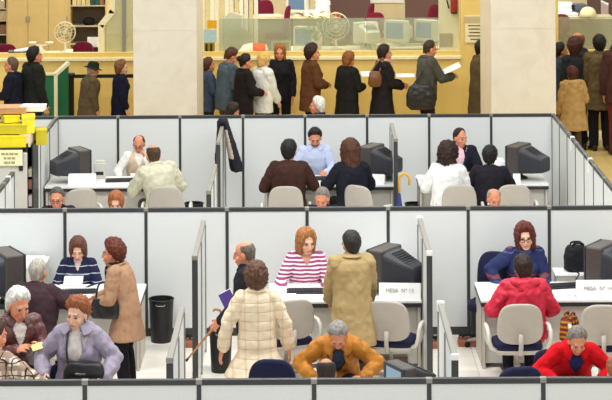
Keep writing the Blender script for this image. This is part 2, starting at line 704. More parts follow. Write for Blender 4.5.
    if up:
        t = up.get('t', .022)
        hem = up.get('hem', .10)         # distance below the pelvis' centre
        fl = up.get('flare', .0)
        mb = MB()
        rings = []
        if not sit:
            n_ = max(1, int((hem - .06) / .08))
            for i in range(n_, 0, -1):
                z = .06 + (hem - .06) * i / n_
                f = fl * (i / n_)
                base_c = T(0, -.01, -.06)
                lowc = V((base_c.x, base_c.y, base_c.z - (z - .06)))
                rings.append([K(lowc + V(((.165 * fat + t + f) * math.cos(2 * PI * j / 20), (.115 * fat + t + f) * math.sin(2 * PI * j / 20), 0))) for j in range(20)])
        else:
            rings.append(ring(-.10, .15, .11, 0, infl=t))
        w_ = up.get('waist', .0)
        TG = [(-.06, .165, .115, -.01), (0, .170, .118, -.01), (.14, .150 - w_, .108 - w_, 0), (.28, .162, .115, .005), (.40, hw + .008, .112, 0), (.47, hw - .015, .09, -.005), (.515, .085, .068, -.008), (.545, .066, .062, -.008)]
        rings += [ring(*r, infl=t) for r in TG[:-2]] + [ring(*r, infl=min(t, .014)) for r in TG[-2:]]
        mb.loft(rings)
        if sex == 'f':
            for sx in (-1, 1):
                mb.ell(K(T(sx * .075, .085, .32)), [(.07 + t * .8) * k] * 3)
        for sx in (-1, 1):
            S, E, W, a = A[sx]
            mb.cap(K(T(sx * .09, -.005, .455)), (.058 + t) * k, K(T(sx * (hw - .02), -.005, .445)), (.056 + t) * k)
            if up.get('vest'):
                continue
            dw = (W - E).normalized()
            sl = MB()
            so = T(sx * (hw - .035), -.005, .45)
            tb = t + .004
            sl.cap(K(so), (.052 + tb) * k, K(S), (.056 + tb) * k)
            sl.cap(K(S), (.056 + tb) * k, K(E), (.047 + tb * .8) * k)
            sl.cap(K(E), (.047 + tb * .8) * k, K(W - dw * .02), (.036 + tb * .8) * k)
            g = remesh(sl, gv, 3, .5)
            wrinkle(g, up.get('wr', .008) * k * 1.25, 12, 1.0)
            obj('sleeve', g, up.get('sleeve', up['m']), root)
        if sit and hem > .14:
            for sx in (-1, 1):
                h, kn, an = LG[sx]
                mb.cap(K(h), (.092 + t) * k, K(h.lerp(kn, .62)), (.08 + t) * k)
        col = up.get('collar')
        if col:
            hgt, spread = col
            cb = MB()
            for j in range(33):
                a = rad(34 + 292 * j / 32)
                drop = .03 * sstep((abs(a - PI) - 1.6) / .8)
                q0 = T(.074 * math.sin(a), .004 + .074 * math.cos(a), .512)
                q1 = T(.066 * math.sin(a), .004 + .064 * math.cos(a), .55 + hgt)
                q2 = T((.088 + spread) * math.sin(a), .004 + (.086 + spread) * math.cos(a), .525 + hgt * .5 - drop)
                cb.cap(K(q0), .014 * k, K(q1), .010 * k, 8)
                cb.cap(K(q1), .011 * k, K(q2), .011 * k, 8)
            g = remesh(cb, .009 * k, 3, .5)
            obj('collar', g, up.get('cm', up['m']), root)
        if up.get('hood'):
            hb = MB()
            hb.ell(K(T(0, -.11, .51)), (.145 * k, .075 * k, .055 * k))
            hb.ell(K(T(0, -.135, .45)), (.105 * k, .055 * k, .085 * k))
            for sx in (-1, 1):
                hb.cap(K(T(sx * .12, -.08, .52)), .042 * k, K(T(sx * .07, .08, .50)), .026 * k)
            g = remesh(hb, gv, 3, .5)
            wrinkle(g, .014 * k, 12)
            obj('hood', g, up['m'], root)
        if up.get('lapel'):
            for sx in (-1, 1):
                lb = MB()
                q0, q1, q2 = T(sx * .062, .088 + t * .6, .50), T(sx * .095, .118 + t, .38), T(sx * .03, .128 + t, .20)
                lb.cap(K(q0), .014 * k, K(q1), .024 * k, 8)
                lb.cap(K(q1), .024 * k, K(q2), .010 * k, 8)
                g = remesh(lb, .009 * k, 2, .5)
                obj('lapel', g, up['m'], root)
        for q0, q1, r0, r1 in up.get('extra', ()):
            mb.cap(K(T(*q0)), r0 * k, K(T(*q1)), r1 * k)
        g = remesh(mb, gv, 3, .5)
        wrinkle(g, up.get('wr', .008) * k * 1.2)
        # front opening, yoke and cuffs become parts of their own
        Fi = frame(.4).transposed()
        Nk = K(N)
        if up.get('v'):
            vm, dep, wid = up['v']
            def pv(c):
                l = (Fi @ (c - Nk)) / k
                return l.y > .02 and -dep < l.z < .06 and abs(l.x) < wid * max(0, 1 + l.z / dep) + .006
            m2 = split_faces(g, pv, -.004)
            if m2:
                obj(up.get('vname', 'shirt'), m2, vm, root)
        if up.get('placket'):
            pm = up['placket']
            def pp(c):
                l = (Fi @ (c - Nk)) / k
                return l.y > .0 and l.z < .0 and abs(l.x) < .016
            m2 = split_faces(g, pp, .002)
            if m2:
                obj('placket', m2, pm, root)
        if up.get('ctop'):
            cm, lo = up['ctop']
            def pc(c):
                l = (Fi @ (c - Nk)) / k
                return l.z > lo and abs(l.x) < .105 and (l.z > lo + .02 or l.y < .06)
            m2 = split_faces(g, pc, .001)
            if m2:
                obj('collar', m2, cm, root)
        obj(up.get('name', 'jacket'), g, up['m'], root)
    if scarf:
        sm, drop = scarf
        mb = MB()
        pts = [T(.078 * math.sin(rad(a)), .0 + .078 * math.cos(rad(a)), .545) for a in range(0, 360, 24)]
        for a, b in zip(pts, pts[1:] + pts[:1]):
            mb.cap(K(a), .03 * k, K(b), .03 * k, 8)
        if drop:
            mb.cap(K(T(.035, .10, .52)), .035 * k, K(T(.045, .15, .52 - drop)), .04 * k, 8)
            mb.cap(K(T(-.035, .10, .52)), .032 * k, K(T(-.05, .15, .53 - drop * .8)), .036 * k, 8)
        g = remesh(mb, .010 * k, 2)
        wrinkle(g, .006 * k, 20)
        obj('scarf', g, sm, root)
    # ---- lower garment and shoes
    if legs.get('m'):
        mb = MB()
        t = legs.get('t', .012)
        if legs.get('skirt'):
            hemz = legs['skirt']
            if sit:
                mb.loft([[K(V((.19 * math.cos(2 * PI * j / 20), y, Pz - .03 + rz_ * math.sin(2 * PI * j / 20)))) for j in range(20)] for y, rz_ in ((-.12, .09), (.0, .12), (.2, .11), (.46, .09))])
            else:
                mb.loft([[K(V((rx * math.cos(2 * PI * j / 20), -.01 + ry * math.sin(2 * PI * j / 20), z))) for j in range(20)] for z, rx, ry in ((hemz, .20, .17), (.7, .19, .14), (.9, .17, .125), (1.02, .145, .11))])
        else:
            mb.loft([ring(-.12, .125, .10, 0, infl=t), ring(-.06, .162, .112, -.01, infl=t), ring(0, .168, .115, -.01, infl=t), ring(.08, .15, .105, -.005, infl=t)])
            for sx in (-1, 1):
                h, kn, an = LG[sx]
                mb.cap(K(h), (.09 + t) * k, K(kn), (.064 + t) * k)
                mb.cap(K(kn), (.064 + t) * k, K(an + V((0, 0, .01))), (.052 + t) * k)
        g = remesh(mb, .013 * k, 3)
        wrinkle(g, .006 * k)
        obj('skirt' if legs.get('skirt') else 'trousers', g, legs['m'], root)
    sc = legs.get('shoe', '1a1614')
    for sx in (-1, 1):
        h, kn, an = LG[sx]
        fd = V((sx * .15, 1, 0)).normalized()
        sdv = V((fd.y, -fd.x, 0))
        mb = MB()
        def srow(y, w, hh, zb_=0.0):
            c = an + fd * y
            c.z = an.z - .085 + zb_
            return [K(c + sdv * w * math.cos(a) + V((0, 0, hh * .5 + hh * .5 * math.sin(a)))) for a in [2 * PI * j / 14 for j in range(14)]]
        mb.loft([srow(-.075, .028, .08), srow(-.05, .040, .105), srow(.0, .045, .11), srow(.06, .048, .085), srow(.13, .050, .065), srow(.18, .038, .05), srow(.20, .015, .035)])
        mb.build('shoe', mat('shoe leather', sc, .45), root, smooth=True)
    # ---- eyewear, hat
    if glasses:
        mb = MB()
        for sx in (-1, 1):
            mb.tube([hd((sx * .033 + .023 * math.cos(a), .106, .006 + .018 * math.sin(a))) for a in [2 * PI * j / 14 for j in range(14)]], .0028 * q, 6, closed=True)
            mb.tube([hd((sx * .056, .104, .012)), hd((sx * .075, .06, .014)), hd((sx * .084, -.01, .012))], .0025 * q, 6)
        mb.tube([hd((-.011, .108, .010)), hd((.011, .108, .010))], .0028 * q, 6)
        mb.build('glasses', mat('glasses frame', '1c1715', .3), root, smooth=True)
    if hat:
        mb = MB()
        prof = [(.001, .165), (.055, .160), (.085, .135), (.096, .085), (.100, .055), (.150, .040), (.155, .034), (.100, .042), (.09, .04), (.001, .05)]
        rings = []
        for r, z in prof:
            rings.append([hd((r * math.cos(2 * PI * j / 24), -.012 + 1.12 * r * math.sin(2 * PI * j / 24), z)) for j in range(24)])
        mb.loft(rings)
        mb.build('hat', hat, root, smooth=True)
    return dict(root=root, k=k, loc=loc, face=fz, T=T, A=A, HC=HC, LG=LG)

def spot(P, local):
    """world point of a place in a person's own frame"""
    return P['loc'] + Rz(P['face']) @ (V(local) * P['k'])
# ------------------------------------------------------------------ camera, world, light
sc = bpy.context.scene
cd = bpy.data.cameras.new('camera')
cam = bpy.data.objects.new('camera', cd)
sc.collection.objects.link(cam)
cam.matrix_world = Matrix.Translation((0, 0, CH)) @ (Rx(PI / 2) @ Rz(-RO)).to_4x4()
cd.sensor_fit = 'HORIZONTAL'
cd.sensor_width = 36
cd.lens = FP / 612 * 36
cd.shift_x = HY * RS / 612
cd.shift_y = -HY * RC / 612
cd.clip_start, cd.clip_end = 0.1, 200
sc.camera = cam
sc.view_settings.view_transform = 'Standard'
sc.view_settings.look = 'None'
sc.view_settings.gamma = 1
sc.view_settings.exposure = 0.0

w = bpy.data.worlds.new('hall air')
sc.world = w
w.use_nodes = True
w.node_tree.nodes['Background'].inputs[0].default_value = (.97, .99, 1.0, 1)
w.node_tree.nodes['Background'].inputs[1].default_value = 0.57

def lamp(name, loc, sx, sy, power, col, aim=None):
    l = bpy.data.lights.new(name, 'AREA')
    l.shape = 'RECTANGLE'
    l.size, l.size_y, l.energy, l.color = sx, sy, power, col
    o = bpy.data.objects.new(name, l)
    sc.collection.objects.link(o)
    o.location = loc
    if aim:
        o.rotation_euler = (V(aim) - V(loc)).to_track_quat('-Z', 'Y').to_euler()
    return o
WH = (.985, 1.0, .985)
for x in (-4.2, 0, 4.2):
    for y, p_ in ((13.5, 60), (19.2, 285), (25.4, 165)):
        lamp('ceiling_lamp', (x, y, 7.6), 3.0, 1.6, p_, WH)
lamp('front_fill', (0, 6, 11.5), 10, 4, 400, WH, (0, 24, .5))  # added fill light, unseen above the view, tilted at the booths
for x in (-5, 0, 5):
    lamp('queue_lamp', (x, 32.0, 6.3), 3.5, 1.4, 125, (1, .92, .72))
    lamp('office_lamp', (x, 42.0, 5.4), 4.0, 4.0, 330, (1, .94, .80))

# ------------------------------------------------------------------ surfaces
M = {}
M['panel'] = mat('panel board', 'd8dad8', .75, 0, .025, 60)
M['rail'] = mat('panel rail', '38393a', .45, 0, .05, 40)
M['alu'] = mat('brushed aluminium', '8d8a82', .45, .2, .05, 60)
M['alul'] = mat('pale clip', 'eceae4', .5)
M['white'] = mat('white laminate', 'e6e5e2', .4, 0, .02, 10)
M['band'] = mat('dark edge band', '2b2927', .5)
M['beige'] = mat('beige steel', 'c4bdb0', .5, 0, .03, 8)
M['beige2'] = mat('pale grey steel', 'cdc9bf', .5, 0, .03, 8)
M['shell'] = mat('chair shell', 'b0a89d', .5, 0, .03, 15)
M['arm'] = mat('chair arm', 'cfcac0', .45, 0, .02)
M['navy'] = cloth('23243e', .9, .2, 60, .3)
M['maroon'] = cloth('6a1a33', .9, .2, 50, .3)
M['black'] = mat('black plastic', '1e1e20', .42, 0, .1, 20)
M['crt'] = mat('charcoal plastic', '34353b', .5, 0, .07, 18, .1)
M['crtb'] = mat('warm charcoal plastic', '48423f', .5, 0, .07, 18, .1)
M['crtl'] = mat('grey monitor plastic', 'd3d0c0', .5)
M['paper'] = mat('paper', 'f6f5f2', .8, 0, .02, 10)
M['paperb'] = mat('blue printed paper', 'a9c0dc', .8, 0, .2, 25)
M['rubber'] = mat('rubber', '171717', .7)
M['steel'] = mat('chrome', 'b5b5b5', .25, .9, .03)
M['keys'] = mat('keyboard plastic', '24252a', .5, 0, .2, 90)
M['wood'] = mat('cane wood', 'b37c4c', .45, 0, .2, 25)
M['cream'] = mat('cream paint', 'e9dfba', .6, 0, .03, 5)
M['tan'] = mat('tan laminate', 'c8b078', .5, 0, .05, 4)
M['taupe'] = cloth('67504b', .9, .08, 40, .2)
M['glassy'] = mat('monitor glass', '1a1f24', .12, 0, .02, spec=.6)

def floor_mat(name, c1, c2, tile, rough):
    m, nt, b = new_mat(name)
    tc = nd(nt, 'ShaderNodeTexCoord')
    br = nd(nt, 'ShaderNodeTexBrick', Scale=1.0)
    br.offset = 0
    br.inputs['Brick Width'].default_value = tile
    br.inputs['Row Height'].default_value = tile
    br.inputs['Mortar Size'].default_value = .006
    nt.links.new(tc.outputs['Object'], br.inputs['Vector'])
    n = nd(nt, 'ShaderNodeTexNoise', Scale=2.5, Detail=6.0)
    nt.links.new(tc.outputs['Object'], n.inputs['Vector'])
    r = nd(nt, 'ShaderNodeValToRGB')
    r.color_ramp.elements[0].position, r.color_ramp.elements[1].position = .35, .7
    r.color_ramp.elements[0].color = lin(c1)
    r.color_ramp.elements[1].color = lin(c2)
    nt.links.new(n.outputs['Fac'], r.inputs['Fac'])
    nt.links.new(r.outputs[0], br.inputs['Color1'])
    nt.links.new(r.outputs[0], br.inputs['Color2'])
    c = lin(c1)
    br.inputs['Mortar'].default_value = (c[0] * .75, c[1] * .75, c[2] * .75, 1)
    nt.links.new(br.outputs[0], b.inputs['Base Color'])
    b.inputs['Roughness'].default_value = rough
    return m

def marble(name, a, b_):
    m, nt, b = new_mat(name)
    tc = nd(nt, 'ShaderNodeTexCoord')
    n = nd(nt, 'ShaderNodeTexNoise', Scale=3.0, Detail=7.0)
    n.inputs['Distortion'].default_value = 1.2
    nt.links.new(tc.outputs['Object'], n.inputs['Vector'])
    r = nd(nt, 'ShaderNodeValToRGB')
    r.color_ramp.elements[0].position, r.color_ramp.elements[1].position = .3, .62
    r.color_ramp.elements[0].color = lin(b_)
    r.color_ramp.elements[1].color = lin(a)
    nt.links.new(n.outputs['Fac'], r.inputs['Fac'])
    nt.links.new(r.outputs[0], b.inputs['Base Color'])
    b.inputs['Roughness'].default_value = .45
    return m

def woodgrain(name, a, b_, sx=14):
    m, nt, b = new_mat(name)
    tc = nd(nt, 'ShaderNodeTexCoord')
    mp = nd(nt, 'ShaderNodeMapping')
    mp.inputs['Scale'].default_value = (sx, sx, 1.2)
    nt.links.new(tc.outputs['Object'], mp.inputs[0])
    n = nd(nt, 'ShaderNodeTexNoise', Scale=1.0, Detail=3.0)
    nt.links.new(mp.outputs[0], n.inputs['Vector'])
    r = nd(nt, 'ShaderNodeValToRGB')
    r.color_ramp.elements[0].color = lin(a)
    r.color_ramp.elements[1].color = lin(b_)
    nt.links.new(n.outputs['Fac'], r.inputs['Fac'])
    nt.links.new(r.outputs[0], b.inputs['Base Color'])
    b.inputs['Roughness'].default_value = .5
    return m

def frosted(name, col, clear):
    m, nt, b = new_mat(name)
    nt.nodes.remove(b)
    o = nt.nodes['Material Output']
    tr = nd(nt, 'ShaderNodeBsdfTransparent')
    tr.inputs[0].default_value = (.93, .96, .92, 1)
    di = nd(nt, 'ShaderNodeBsdfDiffuse')
    di.inputs[0].default_value = lin(col)
    gl = nd(nt, 'ShaderNodeBsdfGlossy')
    gl.inputs['Roughness'].default_value = .12
    m1 = nd(nt, 'ShaderNodeMixShader'); m1.inputs[0].default_value = clear
    m2 = nd(nt, 'ShaderNodeMixShader'); m2.inputs[0].default_value = .06
    nt.links.new(di.outputs[0], m1.inputs[1]); nt.links.new(tr.outputs[0], m1.inputs[2])
    nt.links.new(m1.outputs[0], m2.inputs[1]); nt.links.new(gl.outputs[0], m2.inputs[2])
    nt.links.new(m2.outputs[0], o.inputs[0])
    return m

def struct(name, mb, m, smooth=False, bevel=0):
    return tag(mb.build(name, m, None, smooth, bevel), kind='structure')


Y1, Y2, Y3 = 15.75, 22.50, 29.25
CY = 33.95
struct('floor', MB().box((0, 18.1, -.05), (16, 23.2, .1)), floor_mat('hall floor', 'efe8dc', 'f7f1e7', .6, .3))
pub = floor_mat('public floor', 'dcc075', 'e9cf8c', .6, .3)
struct('floor_public', MB().box((0, 40.5, PZ / 2), (22, 22.2, PZ)).box((6.35, 21.4, PZ / 2), (5.3, 16.0, PZ)), pub)
gold = woodgrain('golden veneer', 'e3c268', 'edcf7e', 10)
czt = at(300, 56.5, CY).z
xe = xat(461, 56, CY)
ledge = mat('counter ledge', 'efe3b6', .5)
for k_, (xa, xb) in enumerate(((-7.0, xe), (4.3, 7.2))):
    struct('wall_counter', MB().box(((xa + xb) / 2, CY + .07, (PZ + czt - .06) / 2 + PZ / 2), (xb - xa, .12, czt - .06 - PZ)), gold)
    struct('trim_%d' % (k_ + 1), MB().box(((xa + xb) / 2, CY + .22, czt - .03), (xb - xa, .50, .06)), ledge, bevel=.01)
struct('wall_right', MB().box(((xe + 4.3) / 2, CY + .09, 2.6), (4.3 - xe, .16, 4.2)), gold)
struct('wall_back', MB().box((0, 50.2, 3.0), (26, .2, 5.6)), mat('back office wall', 'e6d7ae', .7, 0, .04, 3))
# clad pillars between the booths and the queue
mar = marble('pink marble', 'e4d9c3', 'dccfb8')
for n_, pl, pr in ((1, 133.5, 197), (2, 491.5, 556)):
    xl, xr = xat(pl, 100, 30.4), xat(pr, 100, 30.4)
    mb = MB()
    for z0_, z1_ in ((PZ, 2.55), (2.5512, 4.4)):
        mb.box(((xl + xr) / 2, 31.35, (z0_ + z1_) / 2), (xr - xl, 1.9, z1_ - z0_))
    struct('column_%d' % n_, mb, mar, bevel=.002)

# ------------------------------------------------------------------ cubicle panels
def panel(loc, L, rz, label, group, h=TOP, last=False, z=0.0, clip=False, base=True, pw=.036):
    e = empty('cubicle_panel', (loc[0], loc[1], z), rz, label, 'partition panel', group)
    MB().box((0, 0, (h - .04) / 2 + .03), (L - pw + .004, .032, h - .10)).build('panel_board', M['panel'], e)
    MB().box((0, 0, h - .0225), (L - pw, .05, .045)).build('top_rail', M['rail'], e, bevel=.006)
    if base:
        MB().box((0, 0, .045), (L - pw, .044, .09)).build('base_rail', M['rail'], e, bevel=.004)
    for sx in ((-1, 1) if last else (-1,)):
        p = MB().box((sx * L / 2, 0, (h - .03) / 2), (pw, .048, h - .03)).build('post', M['rail'], e, bevel=.004)
        MB().box((sx * L / 2, 0, h - .018), (.052, .056, .040)).build('post_cap', M['alu'], p, bevel=.006)
    return e
ORD = ['first', 'second', 'third', 'fourth', 'fifth', 'sixth', 'seventh', 'eighth', 'ninth', 'tenth']
def row(Y, pxs, py, what, group):
    xs = [xat(p, py, Y) for p in pxs]
    for i, (a, b) in enumerate(zip(xs, xs[1:])):
        panel(((a + b) / 2, Y), b - a, 0, 'grey cubicle panel, %s from the left in %s' % (ORD[i], what), group, last=i == len(xs) - 2)
row(Y1, (-29, 85, 199, 314, 429, 543, 657), 379, 'the front row', 'front row of cubicle panels')
row(Y2, (-16, 65, 146, 227, 307, 388, 468, 549, 630), 208, 'the middle row', 'middle row of cubicle panels')
row(Y3, (-6, 56, 118, 180, 243, 305, 367, 429, 491, 553), 117, 'the back row', 'back row of cubicle panels')

def side(x, ya, yb, n, what, group, clips=()):
    """panels along the depth; ya is the far end"""
    st = (ya - yb) / n
    for i in range(n):
        yc = ya - st * (i + .5)
        e = panel((x, yc), st, PI / 2, 'grey cubicle panel, %s from the back in %s' % (ORD[i], what), group, last=i == 0, pw=.022)
        if i in clips:
            MB().box((0, 0, TOP - .085), (.05, .062, .20)).build('clip', M['alul'], e, bevel=.01)
    return st
XR = xat(553, 117, Y3)
XL = xat(57, 118, Y3)
side(XR, Y3 - .03, Y2 + .03, 8, 'the side wall by the walkway', 'side wall panels', clips=(2, 4))
side(XL, Y3 - .03, 26.3, 3, 'the side wall beside the yellow boxes', 'short side wall panels')
side(XL, 24.8, Y2 + .03, 3, 'the side wall before the white cabinet', 'cabinet side wall panels', clips=(0,))

def screen(px0, py0, px1, py1, label, clip=False, n=2):
    """free-standing divider between two booths: far top corner, near top corner"""
    def solve(py):
        lo, hi = 14.0, 30.0
        for _ in range(50):
            m = (lo + hi) / 2
            if at(px0, py, m).z > TOP: lo = m
            else: hi = m
        return lo
    ya, yb = solve(py0), solve(py1)
    x = (xat(px0, py0, ya) + xat(px1, py1, yb)) / 2
    L = ya - yb
    e = empty('booth_divider', (x, (ya + yb) / 2, 0), PI / 2, label, 'divider', 'dividers between the booths')
    # local +x runs away from the viewer
    for i in range(n):
        a = -L / 2 + L * i / n
        MB().box((a + L / n / 2, 0, TOP / 2), (L / n - .03, .032, TOP - .09)).build('panel_board', M['panel'], e)
    MB().box((0, 0, TOP - .02), (L, .052, .04)).build('top_rail', M['alu'], e, bevel=.008)
    for i in range(n + 1):
        a = -L / 2 + L * i / n
        p = MB().box((a, 0, (TOP - .05) / 2), (.034, .058, TOP - .05)).build('post', M['rail'] if i == 0 else M['alu'], e, bevel=.005)
        if i == 0:
            MB().box((a, 0, TOP - .024), (.044, .062, .05)).build('post_cap', M['alul'] if clip else M['alu'], p, bevel=.008)
    if clip:
        MB().box((L / 2 - .03, 0, TOP - .03), (.07, .07, .09)).build('clip', M['alul'], e, bevel=.01)
    return e, x, ya, yb
D1 = screen(205, 220, 193, 255, 'tall divider beside the black bin by the middle row of panels')
D2 = screen(421, 217, 428, 251, 'tall divider at the end of the desk where the man in the trench coat stands', True)
D3 = screen(179, 307, 173, 357, 'divider beside the cane tip, in front of the black bin')
D4 = screen(443, 302, 452, 354, 'divider with a white clip in front of the red cable tray', True)
D5 = screen(225, 119, 217, 141, 'divider with the dark coat hung over it')
D6 = screen(391, 123, 396, 138, 'divider beside the yellow umbrella in the back booths')
D7 = screen(215, 164, 209, 190, 'low showing divider below the hanging dark coat')
# ------------------------------------------------------------------ furniture
def pad(mb, c, wdt, h, d, curve=0.0, tilt=0.0, taper=0.0, n=4.0, horiz=False):
    """cushion-like slab with a superellipse outline; upright (xz) or flat (xy)"""
    R = Rx(tilt)
    rings = []
    for y, s_ in ((-.5, .90), (-.36, .98), (0, 1.0), (.36, .98), (.5, .90)):
        r = []
        for j in range(36):
            a = 2 * PI * j / 36
            ca, sa = math.cos(a), math.sin(a)
            x = math.copysign(abs(ca) ** (2 / n), ca) * wdt / 2
            z = math.copysign(abs(sa) ** (2 / n), sa) * h / 2
            x *= (1 - taper * (z / h + .5)) * s_
            z *= s_
            yy = y * d + curve * x * x
            p = V((x, yy, z)) if not horiz else V((x, z, yy))
            r.append(V(c) + R @ p)
        rings.append(r)
    return mb.loft(rings)

def client_chair(loc, rz, label, group):
    e = empty('office_chair', loc, rz, label, 'chair', group)
    e.scale = (1.06, 1.03, 1.0)
    pad(MB(), (0, .02, .455), .47, .45, .07, horiz=True, n=5).build('seat', M['navy'], e, smooth=True)
    pad(MB(), (0, .02, .415), .49, .46, .05, horiz=True, n=5).build('seat_shell', M['shell'], e, smooth=True)
    pad(MB(), (0, -.235, .715), .47, .43, .035, curve=.35, tilt=rad(8), taper=.14, n=3.2).build('backrest', M['shell'], e, smooth=True)
    pad(MB(), (0, -.205, .72), .42, .38, .04, curve=.35, tilt=rad(8), taper=.12).build('back_cushion', M['navy'], e, smooth=True)
    MB().tube([(0, -.12, .40), (0, -.25, .42), (0, -.285, .50), (0, -.275, .62)], .022).build('back_bar', M['shell'], e, smooth=True)
    for sx in (-1, 1):
        pts = [(.20, .06, .42), (.27, .08, .44), (.295, .11, .52), (.30, .10, .60), (.30, .05, .645), (.30, -.08, .65), (.30, -.17, .62), (.295, -.19, .54), (.27, -.16, .46), (.20, -.14, .42)]
        MB().tube([(sx * x, y, z) for x, y, z in pts], .020, 8).build('armrest', M['arm'], e, smooth=True)
    base(e)
    return e

def base(e):
    MB().lathe([(.028, .07), (.028, .25), (.018, .25), (.018, .40), (.06, .40), (.06, .41)]).build('column', M['shell'], e, smooth=True)
    for i in range(5):
        a = 2 * PI * i / 5 + .3
        d = V((math.cos(a), math.sin(a), 0))
        leg = MB().tube([d * .02 + V((0, 0, .10)), d * .14 + V((0, 0, .095)), d * .27 + V((0, 0, .072))], [.024, .020, .015]).build('base_leg', M['shell'], e, smooth=True)
        s_ = V((-d.y, d.x, 0))
        MB().tube([d * .27 + s_ * -.022 + V((0, 0, .03)), d * .27 + s_ * .022 + V((0, 0, .03))], .03, 12).build('caster', M['rubber'], leg, smooth=True)

def staff_chair(loc, rz, label, group, hb=1.0, m=None, name='office_chair'):
    m = m or M['navy']
    e = empty(name, loc, rz, label, 'chair', group)
    pad(MB(), (0, .02, .47), .48, .46, .09, horiz=True, n=4).build('seat', m, e, smooth=True)
    h = hb - .54
    pad(MB(), (0, -.24, .54 + h / 2), .46, h, .07, curve=.4, tilt=rad(6), taper=.10, n=3.2).build('backrest', m, e, smooth=True)
    MB().tube([(0, -.10, .42), (0, -.26, .44), (0, -.30, .52), (0, -.285, .64)], .024).build('back_bar', M['black'], e, smooth=True)
    base(e)
    return e

def desk(x0, x1, yf, yb, label, group='desks in the booths', h=.735, drawers=None):
    e = empty('desk', ((x0 + x1) / 2, yf, 0), 0, label, 'desk', group)
    L, D = x1 - x0, yb - yf
    MB().box((0, D / 2, h - .014), (L, D, .028)).build('desk_top', M['white'], e, bevel=.006)
    MB().box((0, D / 2, h - .049), (L - .004, D - .004, .042)).build('edge_band', M['band'], e)
    MB().box((0, .10, .36), (L - .06, .02, .62)).build('front_panel', M['beige2'], e)
    for sx in (-1, 1):
        s_ = MB().box((sx * (L / 2 - .03), D / 2, (h - .06) / 2), (.035, D - .06, h - .06)).build('side_panel', M['beige'], e, bevel=.004)
        MB().box((sx * (L / 2 - .03), .045, .36), (.042, .02, .66)).build('leg_strip', M['band'], s_)
    if drawers:
        for dx in drawers:
            d_ = MB().box((dx, .083, .40), (.42, .018, .50)).build('cabinet_door', M['beige'], e, bevel=.006)
            MB().box((dx, .070, .08), (.40, .02, .10)).build('kick_recess', M['taupe'], e)
    return e

def crt(loc, rz, label, group='computer monitors', s=1.0, back=None, front=None):
    e = empty('computer_monitor', loc, rz, label, 'monitor', group)
    b1, b2 = front or M['crtb'], back or M['crt']
    W, Hh = .42 * s, .38 * s
    z = .07 * s
    MB().lathe([(.11 * s, 0), (.12 * s, .012), (.10 * s, .03), (.05 * s, .05), (.05 * s, .08 * s)]).build('foot', b2, e, smooth=True)
    MB().box((0, .0, z + Hh / 2), (W, .17 * s, Hh)).build('front_housing', b1, e, bevel=.022, seg=3)
    fr = MB()
    for sx in (-1, 1):
        fr.box((sx * (W / 2 - .02 * s), .092 * s, z + Hh / 2), (.04 * s, .02, Hh * .97))
    fr.box((0, .092 * s, z + Hh - .02 * s), (W * .97, .02, .04 * s)).box((0, .092 * s, z + .03 * s), (W * .97, .02, .06 * s))
    fr.build('screen_bezel', b2, e, bevel=.004)
    MB().box((0, .087 * s, z + Hh / 2 + .01), (W - .07 * s, .012, Hh - .09 * s)).build('screen', M['scr'], e)
    rings = []
    for y, ww, hh, zc in ((-.075, .40, .345, .0), (-.13, .385, .325, -.005), (-.25, .32, .26, -.03), (-.37, .25, .205, -.045), (-.40, .225, .185, -.045)):
        r = []
        for j in range(28):
            a = 2 * PI * j / 28
            ca, sa = math.cos(a), math.sin(a)
            r.append(V((math.copysign(abs(ca) ** .32, ca) * ww / 2 * s, y * s, z + Hh / 2 + (zc + math.copysign(abs(sa) ** .32, sa) * hh / 2) * s)))
        rings.append(r)
    MB().loft(rings).build('rear_shroud', b2, e, smooth=False, bevel=.008)
    v = MB()
    for i in range(7):
        v.box((0, (-.15 - .03 * i) * s, z + Hh / 2 + (.158 - .0085 * i * 1.75) * s), (.22 * s, .010, .006))
    v.build('vent', M['rubber'], e)
    return e

def keyboard(loc, rz, label, group='keyboards', z=.735):
    e = empty('keyboard', (loc[0], loc[1], z), rz, label, 'keyboard', group)
    MB().box((0, 0, .012), (.46, .17, .022), Rx(rad(3))).build('keyboard_base', M['black'], e, bevel=.006)
    k = MB()
    for r in range(5):
        for c in range(14):
            k.box((-.195 + c * .030, -.055 + r * .027, .026 + .0014 * r), (.024, .021, .008))
    k.build('key', M['keys'], e)
    return e

def text_mesh(body, size, m, parent, loc, rot=(PI / 2, 0, 0), name='lettering'):
    c = bpy.data.curves.new('t', 'FONT')
    c.body = body
    c.size = size
    c.align_x = 'CENTER'; c.align_y = 'CENTER'
    c.extrude = .0008
    o = bpy.data.objects.new('t', c)
    sc.collection.objects.link(o)
    dg = bpy.context.evaluated_depsgraph_get()
    me = bpy.data.meshes.new_from_object(o.evaluated_get(dg))
    bpy.data.objects.remove(o)
    t = obj(name, me, m, parent)
    t.location = loc
    t.rotation_euler = rot
    return t

def desk_card(loc, rz, label, text=None, wd=.38, hh=.16, z=.735):
    e = empty('table_sign', (loc[0], loc[1], z), rz, label, 'sign', 'folded desk signs')
    a = .05
    t = .003
    mb = MB()
    for s_ in (-1, 1):
        an = math.atan2(a, hh)
        mb.box((0, s_ * a / 2, hh / 2), (wd, t, math.hypot(hh, a)), Rx(s_ * an))
    mb.build('card', M['paper'], e)
    if text:
        text_mesh(text, .055, mat('grey print', '9b979b', .8), e, (0, -a / 2 - .004, hh * .56), (PI / 2 - math.atan2(a, hh), 0, 0))
    return e

